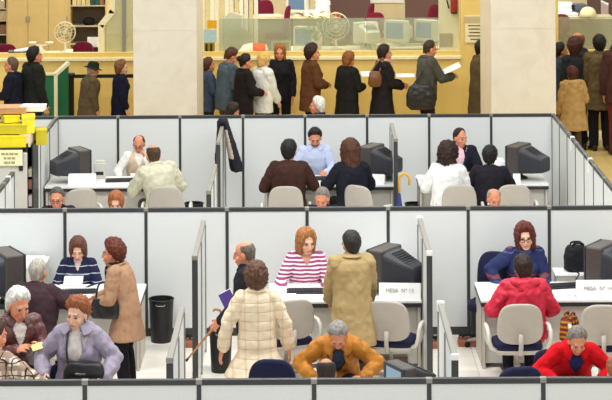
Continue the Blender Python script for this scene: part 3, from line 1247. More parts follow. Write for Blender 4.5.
def sheet(px, py, z, wd, dp, rz, label, m=None, group='loose papers', Y=None, n=3, name='paper'):
    """a few stacked sheets lying where the desk shows them"""
    Y = (CH - z) * FP / (HY + ((px - 306) * RS + (py - 200) * RC))
    x = xat(px, py, Y)
    mb = MB()
    for i in range(n):
        mb.box((random.uniform(-.01, .01), random.uniform(-.01, .01), .002 + i * .003), (wd, dp, .0026), Rz(random.uniform(-.12, .12)))
    o = mb.build(name, m or M['paper'])
    o.location = (x, Y, z)
    o.rotation_euler = (0, 0, rz)
    return tag(o, label, 'paper', group)

def ground(px, py, z=0.0):
    Y = (CH - z) * FP / (HY + ((px - 306) * RS + (py - 200) * RC))
    return V((xat(px, py, Y), Y, z))

def bin_(loc, r, h, label, m=None, group='waste bins'):
    e = empty('waste_bin', loc, 0, label, 'bin', group)
    m = m or M['black']
    MB().lathe([(.001, 0), (r * .82, 0), (r * .97, h), (r * .93, h), (r * .78, .02), (.001, .02)]).build('bin_body', m, e, smooth=False)
    MB().tube([(r * .97 * math.cos(a), r * .97 * math.sin(a), h) for a in [2 * PI * j / 28 for j in range(28)]], .009, 6, closed=True).build('rim', m, e, smooth=True)
    MB().tube([(-.05, -r * .99, h - .035), (-.04, -r * 1.0, h - .05), (.04, -r * 1.0, h - .05), (.05, -r * .99, h - .035)], .006).build('handle', M['alu'], e, smooth=True)
    return e

m_, nt_, b_ = new_mat('lit screen')
b_.inputs['Base Color'].default_value = (.02, .03, .05, 1)
b_.inputs['Emission Color'].default_value = lin('9cc3dc')
b_.inputs['Emission Strength'].default_value = .45
b_.inputs['Roughness'].default_value = .15
M['scr'] = m_

DH = .735
FY, BY = 21.06, 21.88      # desk in the front booths
GY, HYD = 27.50, 28.28     # desk in the back booths
d1 = desk(-4.4, -1.75, FY, BY, 'white topped desk where the woman in the striped navy jumper works')
d2 = desk(xat(268, 300, FY), xat(422, 300, FY), FY, BY, 'white topped desk between the tall dividers, the man in a trench coat before it', drawers=(.46,))
d3 = desk(xat(481, 305, FY), 4.2, FY, BY, 'white topped desk in front of the client in the red parka')
d4 = desk(XL + .04, xat(160, 187, GY), GY, HYD, 'white topped desk of the employee in the beige waistcoat')
d5 = desk(xat(264, 187, GY), xat(394, 187, GY), GY, HYD, 'white topped desk of the bearded employee in a pale blue shirt')
d6 = desk(xat(419, 187, GY), xat(549, 187, GY), GY, HYD, 'white topped desk of the employee in a black suit')
# the second line of desks stands with its back to the front panels
d7 = desk(-2.7, -1.35, 17.55, 18.05, 'white desk behind the front panels near the woman in the lilac coat')
d8 = desk(-.35, 1.12, 17.45, 18.15, 'white desk behind the front panels under the man in the mustard jacket')
d9 = desk(1.75, 3.3, 17.45, 18.15, 'white desk behind the front panels under the man in the red fleece')
# the white return with the black bag
ret = empty('side_table', (xat(566, 280, 22.05), 22.05, 0), rad(0), 'narrow white side table by the middle panels, black bag on it', 'table')
MB().box((.06, 0, .80), (.40, .30, .03)).build('table_top', M['white'], ret, bevel=.006)
MB().box((.06, 0, .39), (.36, .26, .78)).build('cabinet_body', M['beige2'], ret, bevel=.006)

def low_cabinet(px0, px1, label, Y=22.17, h=.92):
    a, b = xat(px0, 262, Y), xat(px1, 262, Y)
    e = empty('low_cabinet', ((a + b) / 2, Y, 0), 0, label, 'cabinet', 'low cabinets by the middle panels')
    MB().box((0, 0, (h - .03) / 2), (b - a - .02, .46, h - .03)).build('cabinet_body', M['beige2'], e, bevel=.005)
    MB().box((0, 0, h - .015), (b - a, .48, .03)).build('cabinet_top', M['white'], e, bevel=.005)
    for sx in (-1, 1):
        d_ = MB().box((sx * (b - a) / 4, -.235, h / 2 - .02), ((b - a) / 2 - .02, .014, h - .12)).build('cabinet_door', M['beige'], e, bevel=.003)
        MB().box((sx * .03, -.248, h * .6), (.014, .016, .10)).build('handle', M['alu'], d_)
low_cabinet(-20, 47, 'low white cabinet under the heaped papers behind the plum jacket')
low_cabinet(362, 408, 'low white cabinet behind the monitor beside the trench coat')

# monitors
def mon(px, py, Y, rz, label, z=DH, **k):
    return crt((xat(px, py, Y), Y, z), rad(rz), label, **k)
mon(7, 292, 21.05, -62, 'charcoal monitor on the desk with the loose papers, seen from behind', s=1.22)
mon(385, 285, 21.48, 58, 'charcoal monitor with tangled cables beside the man in the trench coat', s=1.06)
mon(602, 286, 21.5, 58, 'charcoal monitor beside the black bag at the red parka desk', s=1.10)
mon(79, 170, 27.95, -60, 'charcoal monitor beside the employee in the beige waistcoat', s=1.0)
mon(372, 168, 27.95, 60, 'charcoal monitor half hidden by the woman with long brown hair', s=1.06)
mon(519, 170, 27.95, 58, 'charcoal monitor at the desk of the man in a black suit', s=1.06)
mon(401, 388, 17.42, 118, 'charcoal monitor with a bluish lit screen just behind the front panels', s=.78)

keyboard((xat(76, 287, 21.45), 21.45), rad(8), 'black keyboard before the woman in the striped navy jumper')
keyboard((xat(308, 293, 21.45), 21.45), rad(0), 'black keyboard before the woman in the pink striped jumper')
keyboard((xat(563, 289, 21.62), 21.62), rad(12), 'black keyboard beside the red parka')
keyboard((xat(122, 177, 27.9), 27.9), rad(6), 'black keyboard under the hands of the man in the beige waistcoat')
keyboard((xat(318, 175, 27.95), 27.95), rad(3), 'black keyboard before the bearded man in pale blue')

desk_card((xat(400, 303, 21.12), 21.14), rad(-4), 'white folded sign on the desk by the man in the trench coat', 'MESA  N\u00ba 13', .44, .17)
desk_card((xat(598, 303, 21.12), 21.14), rad(0), 'white folded sign on the desk by the red parka', 'MESA  N\u00ba 14', .46, .19)
desk_card((xat(81, 186, 27.54), 27.70), rad(0), 'white folded sign before the monitor by the beige waistcoat man', None, .38, .145)
desk_card((xat(271, 185, 27.56), 27.62), rad(0), 'small white folded sign at the brown jumper', None, .14, .12)
desk_card((xat(378, 185, 27.56), 27.62), rad(-14), 'white folded sign beside the chair of the long haired woman', None, .2, .13)
desk_card((xat(517, 183, 27.56), 27.6), rad(0), 'small white folded sign by the black shirted client', None, .10, .13)

# ------------------------------------------------------------------ chairs
cg, ng = 'beige client chairs', 'navy staff chairs'
client_chair((xat(517, 320, 20.40), 20.40, 0), rad(2), 'beige armchair holding the client in the red parka', cg)
client_chair((xat(601, 320, 20.35), 20.35, 0), rad(-3), 'empty beige armchair behind the man in the red fleece', cg)
client_chair((xat(391, 325, 20.55), 20.55, 0), rad(-12), 'empty beige armchair beside the tails of the trench coat', cg)
client_chair((xat(286, 325, 20.62), 20.62, 0), rad(18), 'beige armchair between the quilted coat and the trench coat', cg)
client_chair((xat(44, 320, 20.3), 20.3, 0), rad(-75), 'beige armchair under the grey haired man in a plum jacket', cg)
client_chair((xat(167, 205, 26.75), 26.75, 0), rad(0), 'beige chair holding the man in the cream jacket', cg)
client_chair((xat(286, 205, 26.72), 26.72, 0), rad(0), 'beige chair holding the man in the dark brown jumper', cg)
client_chair((xat(369, 200, 26.70), 26.70, 0), rad(-38), 'beige chair turned beside the long haired woman', cg)
client_chair((xat(458, 205, 26.75), 26.75, 0), rad(0), 'beige chair holding the woman in the white jacket', cg)
client_chair((xat(512, 205, 26.75), 26.75, 0), rad(0), 'beige chair behind the bald head at the middle panels', cg)
client_chair((xat(75, 200, 26.6), 26.6, 0), rad(24), 'empty beige chair behind the head with glasses', cg)
staff_chair((xat(491, 270, 22.02), 21.95, 0), rad(160), 'navy chair of the red haired woman in the navy jumper', ng, 1.0)
staff_chair((xat(275, 368, 17.6), 17.8, 0), rad(-6), 'navy chair back showing below the quilted coat', ng, 1.10)
staff_chair((xat(514, 372, 17.6), 17.7, 0), rad(10), 'navy chair back showing beside the red fleece', ng, 1.05)
staff_chair((xat(76, 372, 19.0), 18.55, 0), rad(180), 'navy chair under the woman in the lilac coat', ng, .74)
staff_chair((xat(572, 372, 18.0), 18.9, 0), rad(180), 'navy chair under the man in the red fleece', ng, .74)
staff_chair((xat(342, 372, 19.2), 19.1, 0), rad(180), 'navy chair under the man in the mustard jacket', ng, .74)

# ------------------------------------------------------------------ things on the floor and desks
bin_(ground(161.5, 341), .142, .47, 'black bin by the middle panels beside the tall divider')
bin_(ground(480, 339), .12, .42, 'black bin beside the left end of the red parka desk')
bin_(ground(221, 371), .125, .46, 'black bin by the hem of the quilted coat')
bin_(V((xat(194, 205, 28.0), 28.0, 0)), .135, .40, 'black bin below the back panels beside the cream jacket')
bin_(V((xat(414, 205, 27.9), 27.9, 0)), .13, .40, 'black bin beside the yellow umbrella')

def tray(px0, px1, py, label):
    a, b = ground(px0, py), ground(px1, py)
    e = empty('cable_tray', ((a.x + b.x) / 2, (a.y + b.y) / 2, 0), 0, label, 'cable tray', 'reddish cable trays')
    L = b.x - a.x
    MB().box((0, 0, .035), (L, .16, .07)).build('tray_body', mat('red brown tray', 'a8654a', .6, 0, .2, 20), e, bevel=.008)
    for q in range(4):
        pts = [(-L / 2 * .9 + L * .9 * i / 14, .03 * math.sin(i * 1.3 + q), .09 + .03 * abs(math.sin(i * 1.7 + q * 2))) for i in range(15)]
        MB().tube(pts, .010, 6).build('cable', M['rubber'], e, smooth=True)
    return e
tray(429, 441, 347, 'red brown cable tray between the tall divider and the white clipped one')
tray(458, 484, 345, 'red brown cable tray in front of the bin at the red parka desk')
tray(183, 196, 346, 'red brown cable tray beside the tall divider by the black bin')

# cables behind the monitor in the middle booth
def cable(pts, label, r=.008, m=None):
    o = MB().tube(pts, r, 8).build('cable', m or M['rubber'], None, smooth=True)
    return tag(o, label, 'cable', 'loose cables')
def smoothpts(ps, n=6):
    ps = [V(p) for p in ps]
    out = []
    for i in range(len(ps) - 1):
        p0, p1, p2, p3 = ps[max(0, i - 1)], ps[i], ps[i + 1], ps[min(len(ps) - 1, i + 2)]
        for j in range(n):
            t = j / n
            out.append(.5 * ((2 * p1) + (p2 - p0) * t + (2 * p0 - 5 * p1 + 4 * p2 - p3) * t * t + (3 * p1 - p0 - 3 * p2 + p3) * t ** 3))
    out.append(ps[-1])
    return out
cable(smoothpts([at(405, 257, 21.8), at(411, 256, 21.8), at(414, 266, 21.8), at(416, 280, 21.75), at(415, 292, 21.6)]), 'black cable looping up behind the monitor in the middle booth')
cable(smoothpts([at(416, 272, 21.7), at(419, 276, 21.7), at(417, 284, 21.7), at(420, 288, 21.6), at(416, 291, 21.55), at(419, 296, 21.5)]), 'black cable coiled at the divider end of the middle desk')
cable(smoothpts([at(574, 270, 21.8), at(579, 274, 21.8), at(576, 280, 21.8), at(582, 284, 21.7)]), 'black cable hanging below the black bag')
cable(smoothpts([at(384, 152, 28.2), at(388, 153, 28.2), at(390, 164, 28.2), at(389, 178, 28.1)]), 'thin cable behind the monitor beside the long haired woman')
cable(smoothpts([at(70, 176, 28.0), at(63, 173, 28.0), at(59, 176, 28.0)]), 'thin cable beside the monitor at the short side wall')

# printers, papers, cups
def device(px, py, Y, wd, dp, hh, rz, label, m, name='printer', z=DH):
    e = empty(name, (xat(px, py, Y), Y, z), rad(rz), label, 'printer', 'small desk machines')
    MB().box((0, 0, hh / 2), (wd, dp, hh)).build('printer_body', m, e, bevel=.012)
    MB().box((0, dp * .1, hh + .012), (wd * .8, dp * .6, .024)).build('paper_cover', m, e, bevel=.006)
    MB().box((0, -dp / 2 - .004, hh * .35), (wd * .7, .01, hh * .2)).build('output_slot', M['black'], e)
    return e
device(400, 258, 22.17, .16, .16, .07, 0, 'pale printer behind the monitor in the middle booth', M['paper'], z=.92)
device(100, 172, 28.15, .16, .14, .22, 0, 'pale desk printer behind the sign by the beige waistcoat man', M['beige2'])
device(386, 168, 28.15, .14, .14, .22, 0, 'pale desk printer beside the thin divider in the back booths', M['beige2'])
device(497, 160, 28.15, .22, .14, .22, 0, 'pale desk printer behind the black shirted client', M['paper'])
for px, py, wd, dp, rz, lab, mm in (
        (30, 258, .34, .16, .1, 'white papers heaped behind the monitor at the papers desk', None),
        (10, 257, .20, .16, .4, 'pale blue leaflet among the papers on the papers desk', 'b'),
        (85, 293, .30, .21, .3, 'white sheet before the woman in the tan coat', None),
        (52, 289, .21, .15, -.4, 'white sheet beside the grey haired man in plum', None),
        (284, 294, .25, .2, .1, 'white sheet on the edge of the middle desk', None),
        (374, 259, .22, .2, .2, 'white sheets left of the charcoal monitor in the middle booth', None),
        (388, 258, .14, .12, .5, 'pale blue leaflet behind the charcoal monitor in the middle booth', 'b'),
        (572, 293, .26, .2, .3, 'white sheets beside the keyboard by the red parka', None),
        (140, 175, .25, .18, .2, 'white sheet under the hand of the beige waistcoat man', None),
        (426, 178, .26, .2, .1, 'white sheet at the end of the suit man desk', None),
        (468, 175, .3, .2, -.2, 'white form before the man in the black suit', None),
        (372, 178, .24, .16, .2, 'white sheet on the desk beside the long haired woman', None)):
    sheet(px, py, .92 if py in (257, 258, 259) else DH, wd, dp, rz, lab, M['paperb'] if mm == 'b' else None)

# black bag and paper bag on the side table
def bag(loc, wd, dp, hh, rz, label, m, name='bag', handles=True, seed=1):
    e = empty(name, loc, rad(rz), label, 'bag')
    mb = MB()
    rings = []
    for z, s_ in ((0, .86), (.06, 1.0), (.5, 1.02), (.85, .90), (1, .72)):
        rings.append([V((math.copysign(abs(math.cos(a)) ** .5, math.cos(a)) * wd / 2 * s_, math.copysign(abs(math.sin(a)) ** .5, math.sin(a)) * dp / 2 * s_, z * hh)) for a in [2 * PI * j / 24 for j in range(24)]])
    g = remesh(mb.loft(rings), .010, 2)
    wrinkle(g, .008, 14)
    obj('bag_body', g, m, e)
    if handles:
        for sy in (-1, 1):
            MB().tube(smoothpts([(-wd * .22, sy * dp * .25, hh * .9), (-wd * .18, sy * dp * .2, hh * 1.12), (wd * .18, sy * dp * .2, hh * 1.12), (wd * .22, sy * dp * .25, hh * .9)]), .011, 8).build('handle', m, e, smooth=True)
    return e
bl = cloth('1d1c20', .7, .2, 30, .3)
bag((xat(577, 262, 22.05), 22.05, .815), .28, .2, .27, 10, 'black bag standing on the white side table', bl)
bag((xat(571, 325, 20.36), 20.48, .47), .24, .16, .24, 60, 'brown and yellow patterned bag on the seat beside the red parka', bands('patterned bag', '7a3020', [(2, .05, .4, 0, 'b9842c'), (0, .06, .3, .02, '4a1e16')], .6))

# coat over the divider in the back booths
e = empty('hanging_coat', (D5[1], (D5[2] + D5[3]) / 2 + .5, 0), 0, 'dark coat with a pale lining hung over the divider', 'coat')
mb = MB()
for sx, dz, wd in ((-1, .62, .03), (1, .70, .17)):
    rings = []
    for t in [i / 9 for i in range(10)]:
        z = TOP + .05 - t * dz
        yy = .17 + .10 * t
        xx = sx * (.035 + wd * t)
        rings.append([V((xx + (.04 + (.055 if sx > 0 else .01) * t) * math.cos(a), yy * math.sin(a) + .01 * math.sin(3 * a + t * 5), z)) for a in [2 * PI * j / 18 for j in range(18)]])
    mb.loft(rings)
mb.cap((0, -.17, TOP + .045), .05, (0, .17, TOP + .045), .05)
g = remesh(mb, .013, 2)
wrinkle(g, .012, 11)
m2 = split_faces(g, lambda c: c.x > .0 and c.y < .0 and .98 < c.z < 1.38 and c.x < .06 + (1.44 - c.z) * .24)
obj('coat_body', g, cloth('24232b'), e)
if m2:
    obj('coat_lining', m2, cloth('c9b9a6'), e)

# yellow umbrella by the divider
u0 = V((xat(399, 180, 26.9), 26.9, 0))
e = empty('umbrella', u0, 0, 'yellow handled umbrella leaning by the divider in the back booths', 'umbrella')
zt = at(404, 173, 26.9).z
MB().lathe([(.001, .02), (.012, .05), (.035, .30), (.045, .55), (.02, .74), (.001, .76)]).build('folded_canopy', cloth('3a4578'), e, smooth=True)
MB().tube([(0, 0, .74), (0, 0, zt - .10)] + [(.07 - .07 * math.cos(a), 0, zt - .10 + .09 * math.sin(a)) for a in [PI * j / 10 for j in range(1, 11)]] + [(.14, 0, zt - .16)], .017, 8).build('handle', mat('yellow plastic', 'e2a31e', .4), e, smooth=True)

# ------------------------------------------------------------------ white cabinet, dark terminal and yellow boxes beside the short side wall
cx0, cx1 = -5.0, xat(27, 180, 25.6)
czt_ = at(10, 148, 25.6).z
e = empty('office_cabinet', ((cx0 + cx1) / 2, 25.9, 0), 0, 'white cabinet with a black top frame under the yellow boxes', 'cabinet')
wd = cx1 - cx0
MB().box((0, 0, (czt_ - .07) / 2), (wd, .6, czt_ - .07)).build('cabinet_body', M['beige2'], e, bevel=.006)
MB().box((-.04, 0, czt_ - .035), (wd - .04, .62, .07)).build('top_frame', M['black'], e, bevel=.006)
MB().box((wd / 2 - .075, -.31, czt_ - .16), (.05, .03, .26)).build('frame_side', M['black'], e, bevel=.004)
e = empty('notice', (xat(6, 158, 25.55), 25.56, at(6, 158, 25.55).z), 0, 'cream notice with three printed lines on the white cabinet', 'notice')
MB().box((0, 0, 0), (.42, .012, .20)).build('notice_card', mat('cream card', 'f3eec0', .7), e)
for i, ws in enumerate(((.05, .04, .06, .05), (.04, .05, .05), (.05, .03, .05))):
    x_ = .05 - sum(ws) / 2 - .012
    ln_ = MB()
    for w_ in ws:
        ln_.box((x_ + w_ / 2, -.008, .05 - .055 * i), (w_ - .004, .004, .026))
        x_ += w_ + .006
    ln_.build('lettering', mat('brown print', 'a89a62', .8), e)
e = empty('dark_shelf', (xat(30.5, 180, 25.7), 25.9, 0), 0, 'narrow black shelf end packed with papers beside the white cabinet', 'shelf')
zs = at(30, 143, 25.7).z
for sx in (-1, 1):
    MB().box((sx * .034, 0, zs / 2), (.018, .5, zs)).build('side_board', M['black'], e, bevel=.003)
MB().box((0, .2, zs / 2), (.06, .02, zs)).build('back_board', M['black'], e)
for z_, hh, colr in ((.25, .3, '3a3032'), (.62, .22, '6b4a40'), (.88, .14, 'd9c8c0'), (1.10, .12, '9c5a4a'), (1.26, .10, 'cfc39a')):
    MB().box((0, -.12, z_ + hh / 2 - .05), (.05, .2, hh)).build('file', mat('file', colr, .7), e, bevel=.003)
px_ = lambda p: xat(p, 140, 25.75)
for x_, yo, zb_, dx, dy, dz, rz_, colr, lab in (
        (-2, 0, 0, .34, .28, .15, 3, 'c08f62', 'brown cardboard box lowest at the cut end of the pile'),
        (13, -.06, 0, .34, .28, .15, 4, 'f0da1c', 'bright yellow box standing on the cabinet under the pile'),
        (27, -.02, 0, .13, .26, .17, -5, 'e8d7b8', 'cream box beside the bright yellow box on the cabinet'),
        (10, -.01, .165, .46, .30, .12, 0, 'cdbb22', 'dull yellow folder box in the middle of the pile'),
        (28, -.03, .175, .16, .24, .22, 8, 'efe02c', 'lemon yellow box standing upright at the end of the pile'),
        (39, .10, 0, .14, .24, .20, 12, 'c9b81e', 'olive yellow folder box beside the dark shelf'),
        (9, .05, .295, .20, .22, .09, 22, 'f4dc20', 'small yellow folder turned askew on the pile'),
        (4, .16, .40, .52, .34, .08, 3, 'c08f62', 'brown cardboard box on top of the pile'),
        (31, .18, .42, .30, .24, .07, -4, 'eeeae2', 'white folder lying on top of the pile')):
    o = empty('file_box', (px_(x_), 25.82 + yo, czt_ + zb_), rad(rz_), lab, 'box', 'boxes piled on the white cabinet')
    c_ = mat('card box', colr, .65, 0, .06, 9)
    MB().box((0, 0, dz * .45), (dx, dy, dz * .9)).build('box_body', c_, o, bevel=.004)
    MB().box((0, 0, dz * .93), (dx + .012, dy + .012, dz * .16)).build('lid', c_, o, bevel=.004)
# ------------------------------------------------------------------ the counter and the office beyond it
gz0, gz1 = czt, at(330, 20, CY).z
fro = frosted('counter glass', 'bcc1a6', .66)
xs_ = [xat(p, 40, CY) for p in (218, 292, 366, 440)]
for i, (a, b) in enumerate(zip(xs_, xs_[1:])):
    e = empty('glass_screen', ((a + b) / 2, CY + .30, gz0), 0, 'greenish glass screen on the counter, %s from the left of four' % ORD[i], 'glass screen', 'glass screens on the counter')
    MB().box((0, 0, (gz1 - gz0) / 2), (b - a - .012, .016, gz1 - gz0)).build('glass_sheet', fro, e)
    MB().box((0, 0, .012), (b - a, .04, .03)).build('base_channel', M['alu'], e)
e = empty('glass_screen', (5.75, CY + .30, gz0), 0, 'greenish glass screen on the counter beyond the crowd by the pillar', 'glass screen', 'glass screens on the counter')
MB().box((0, 0, (gz1 - gz0) / 2), (2.9, .016, gz1 - gz0)).build('glass_sheet', fro, e)
MB().box((0, 0, .012), (2.9, .04, .03)).build('base_channel', M['alu'], e)

# pale pier at the end of the counter, with extinguisher and notices
pa, pb = xat(440, 20, CY + .35), xat(459, 20, CY + .35)
struct('column_3', MB().box(((pa + pb) / 2, CY + .55, (czt + 4.6) / 2), (pb - pa, .35, 4.6 - czt)), mat('pale green paint', 'd9d8b2', .6, 0, .03, 4))
e = empty('fire_extinguisher', (xat(454, 5, CY + .30), CY + .27, at(454, 14, CY + .3).z), 0, 'red fire extinguisher hanging on the pale pier at the end of the counter', 'fire extinguisher')
MB().lathe([(.001, 0), (.055, .01), (.06, .04)]).build('foot_ring', M['black'], e, smooth=True)
MB().lathe([(.06, .04), (.062, .05), (.062, .36), (.045, .42), (.02, .44), (.02, .48)]).build('cylinder', mat('red paint', '9c2f20', .35), e, smooth=True)
MB().tube([(-.02, 0, .47), (-.10, -.01, .44), (-.14, -.01, .30), (-.09, -.02, .10)], .012).build('hose', M['rubber'], e, smooth=True)
e = empty('notice', (xat(446, 40, CY + .34), CY + .36, at(446, 40, CY + .34).z), 0, 'plain grey square notice on the pale pier', 'notice')
MB().box((0, 0, 0), (.22, .012, .22)).build('notice_card', mat('grey card', 'a9a48a', .7), e, bevel=.003)
e = empty('wall_poster', (xat(475, 29, CY), CY - .005, at(475, 29, CY).z), 0, 'pale typed poster on the golden wall beside the pillar', 'poster')
MB().box((0, 0, .0), (.34, .012, .46)).build('poster_sheet', mat('poster paper', 'f0e6bd', .7), e)
MB().box((0, -.008, .16), (.36, .008, .11)).build('heading_band', mat('poster band', 'c6b685', .7), e)
for i, wd in enumerate((.24, .22, .20, .24, .16)):
    t_ = MB().box((0, -.008, .06 - .058 * i), (wd, .005, .018)).build('printed_line', mat('dark print', '6d5f38', .8), e)

# counter left side: wardrobe, shelves, glass booth
BYW = 42.3
def wardrobe(px0, px1, Y, label, doors=2):
    a, b = xat(px0, 30, Y), xat(px1, 30, Y)
    e = empty('wardrobe', ((a + b) / 2, Y + .3, PZ), 0, label, 'cupboard')
    MB().box((0, 0, 1.35), (b - a, .6, 2.7)).build('carcass', M['tan'], e)
    n = doors
    for i in range(n):
        w_ = (b - a) / n
        d_ = MB().box((-(b - a) / 2 + w_ * (i + .5), -.31, 1.36), (w_ - .012, .02, 2.62)).build('door', M['tan'], e, bevel=.004)
        MB().box((-(b - a) / 2 + w_ * (i + .5) + (w_ * .42) * (1 if i % 2 == 0 else -1), -.33, 1.2), (.02, .02, .14)).build('handle', M['alu'], d_, bevel=.003)
    return e
wardrobe(7.5, 69, BYW, 'tall tan cupboard behind the counter, above the two men at its end', 3)
def shelves(px0, px1, Y, ys, label):
    a, b = xat(px0, 20, Y), xat(px1, 20, Y)
    e = empty('shelf_unit', ((a + b) / 2, Y + .25, PZ), 0, label, 'shelves', 'steel shelves behind the counter')
    back = mat('shelf back', '5f5345', .8, 0, .1, 6)
    MB().box((0, .22, 1.4), (b - a, .03, 2.8)).build('back_board', back, e)
    for sx in (-1, 1):
        MB().box((sx * (b - a) / 2, 0, 1.4), (.035, .46, 2.8)).build('side_board', M['tan'], e)
    zs = []
    for y in ys:
        z = at(80, y, Y).z - PZ
        zs.append(z)
        MB().box((0, 0, z - .012), (b - a - .02, .44, .024)).build('shelf', mat('shelf board', 'b9b09a', .5), e, bevel=.003)
    return (a, b, [z + PZ for z in zs])
sa = shelves(69.5, 106, BYW, (5.5, 26, 44), 'dark backed shelf unit with box files, between the tan cupboard and the glass booth')
sb = shelves(-14, 7, BYW, (8, 20, 34, 45), 'dark backed shelf unit at the far end, beside the tan cupboard')
i = 0
for (a, b, zs), cols in ((sa, ('d9c896', 'cbb98a', 'd2c190', 'c7b684', '1f4a4a', '235050', '8d6a4a')), (sb, ('2c5a3c', '306040', 'b9a98c'))):
    z = zs[0]
    w_ = (b - a - .1) / len(cols)
    for q, c in enumerate(cols):
        e = empty('box_file', (a + .05 + w_ * (q + .5), BYW + .2, z), 0, '%s file box on the top shelf, %s from the left %s' % ({'d': 'cream', 'c': 'buff', '1': 'teal', '2': 'green', '8': 'brown', '3': 'green', 'b': 'grey'}[c[0]], ORD[q], 'beside the glass booth' if a > -4.5 else 'at the far end'), 'file', 'box files')
        MB().box((0, 0, .15), (w_ - .012, .28, .30)).build('spine', mat('box file', c, .7), e, bevel=.004)
        MB().box((0, -.142, .20), (w_ * .5, .004, .10)).build('spine_label', M['paper'], e)
for z, col, px in ((sb[2][1], 'b5a184', 2), (sb[2][2], '7a5a4a', 3)):
    o = empty('file_box', (xat(px, 20, BYW), BYW + .2, z), 0, '%s box on the shelf at the far end beside the tan cupboard' % ('pale' if col[0] == 'b' else 'brown'), 'box')
    MB().box((0, 0, .09), (.30, .28, .18)).build('box_body', mat('card box', col, .7), o, bevel=.004)
    MB().box((0, 0, .185), (.31, .29, .02)).build('lid', mat('card box', col, .7), o)
o = MB().ell((0, 0, .07), (.13, .11, .10)).build('cap', cloth('1b1d22'), None, smooth=True)
o.location = (xat(88, 25, BYW), BYW + .2, sa[2][1] - .0)
tag(o, 'round black cap lying on the middle shelf', 'cap')

# glass booth at the end of the long counter
e = empty('glass_booth', (xat(103, 30, CY), CY + .3, czt), 0, 'cream framed glass booth standing on the counter beside the pillar', 'booth')
def bp(px, py): 
    p = at(px, py, CY + .3); return (p.x - xat(103, 30, CY), 0, p.z - czt)
def bar(a, b, r=.05):
    a, b = V(a), V(b)
    mb = MB()
    d = b - a
    an = math.atan2(d.x, d.z)
    mb.box((a + b) / 2, (r * 2, .08, d.length + r), Ry(an))
    return mb
crm = mat('cream frame', 'eadfb4', .5)
bar(bp(101.5, 55), bp(101.5, 26), .055).build('corner_post', crm, e, bevel=.006)
bar(bp(101.5, 25), bp(112, 12), .055).build('sloping_rail', crm, e, bevel=.006)
bar(bp(112, 12), bp(112, -4), .055).build('upper_post', crm, e, bevel=.006)
bar(bp(124, 54), bp(124, -4), .03).build('mullion', M['alu'], e, bevel=.004)
b0, b1, b2_, b3, b4, b5 = bp(103, 55), bp(103, 27), bp(113, 14), bp(113, -4), bp(140, -4), bp(140, 55)
MB().prism([(p[0], p[2]) for p in (b0, b1, b2_, b3, b4, b5)], -.008, .008).build('glass_sheet', frosted('booth glass', 'c3c39c', .6), e)

# on the counter: fan, small scale-like machine, stacks
def fan(px, py, Y, z, r, label, rz=0, m=None):
    e = empty('desk_fan', (xat(px, py, Y), Y, z), rad(rz), label, 'fan', 'desk fans')
    m = m or mat('cream plastic', 'e6e0c4', .5)
    MB().lathe([(.001, 0), (.12, 0), (.125, .02), (.05, .04), (.02, .06), (.02, .20)]).build('stand', m, e, smooth=True)
    zc = .20 + r
    for y_, rr in ((-.05, r * .98), (.03, r), (-.08, r * .7), (-.09, r * .4)):
        MB().tube([(rr * math.cos(a), y_, zc + rr * math.sin(a)) for a in [2 * PI * j / 30 for j in range(30)]], .006, 6, closed=True).build('guard_ring', m, e, smooth=True)
    g = MB()
    for j in range(16):
        a = 2 * PI * j / 16
        g.tube([(.02 * math.cos(a), -.095, zc + .02 * math.sin(a)), (r * .7 * math.cos(a), -.08, zc + r * .7 * math.sin(a)), (r * math.cos(a), 0, zc + r * math.sin(a))], .003, 5)
    g.build('guard_wire', m, e)
    for j in range(4):
        a = 2 * PI * j / 4 + .4
        b_ = MB()
        R = Ry(-a) @ Rx(0)
        b_.ell(R @ V((r * .5, 0, 0)) + V((0, -.02, zc)), (r * .42, .012, r * .24), R @ Rx(rad(25)))
        b_.build('blade', mat('fan blade', '9a9468', .4), e, smooth=True)
    MB().lathe([(.001, -.06), (.045, -.05), (.05, .10), (.03, .14), (.001, .15)]).build('motor', m, e, smooth=True)
    e2 = PEND[-1]
    e2.location = (0, 0, zc); e2.rotation_euler = (-PI / 2, 0, 0)
    return e
fan(65, 42, 40.1, PZ + .76, .21, 'round desk fan behind the counter by the maroon chair')
fan(336, 43, 40.4, PZ + .76, .27, 'round desk fan blurred behind the counter glass')
e = empty('desk_scale', (xat(41, 42, 39.9), 39.9, PZ + .76), 0, 'small cream two panned scale on the desk below the tan cupboard', 'scale')
cp = mat('cream plastic', 'e6e0c4', .5)
MB().lathe([(.001, 0), (.11, 0), (.11, .06), (.05, .09), (.03, .16), (.001, .17)]).build('scale_base', cp, e, smooth=True)
MB().tube([(-.16, 0, .21), (-.08, 0, .175), (0, 0, .165), (.08, 0, .175), (.16, 0, .21)], .016).build('beam', cp, e, smooth=True)
for sx in (-1, 1):
    MB().lathe([(.001, .215), (.06, .21), (.085, .235), (.08, .24), (.001, .22)]).build('pan', cp, e, smooth=True)
    PEND[-1].location = (sx * .17, 0, 0)
e = empty('document_tray', (xat(22, 51, 34.15), 34.15, czt), rad(8), 'dark green tray with a white cover on the counter at its end', 'tray')
MB().box((0, 0, .05), (.46, .26, .10)).build('tray_body', mat('green plastic', '24403a', .5), e, bevel=.01)
MB().box((.02, 0, .115), (.30, .22, .03), Ry(rad(-9))).build('cover_sheet', M['paper'], e)
e = empty('desktop_terminal', (xat(94, 45, 40.2), 40.2, PZ + .76), rad(-10), 'small dark terminal with a white panel on the desk by the booth', 'terminal')
MB().box((0, 0, .05), (.34, .22, .10)).build('terminal_body', M['black'], e, bevel=.01)
MB().box((-.02, -.02, .20), (.22, .04, .20), Rx(rad(-8))).build('white_panel', M['paper'], e, bevel=.004)

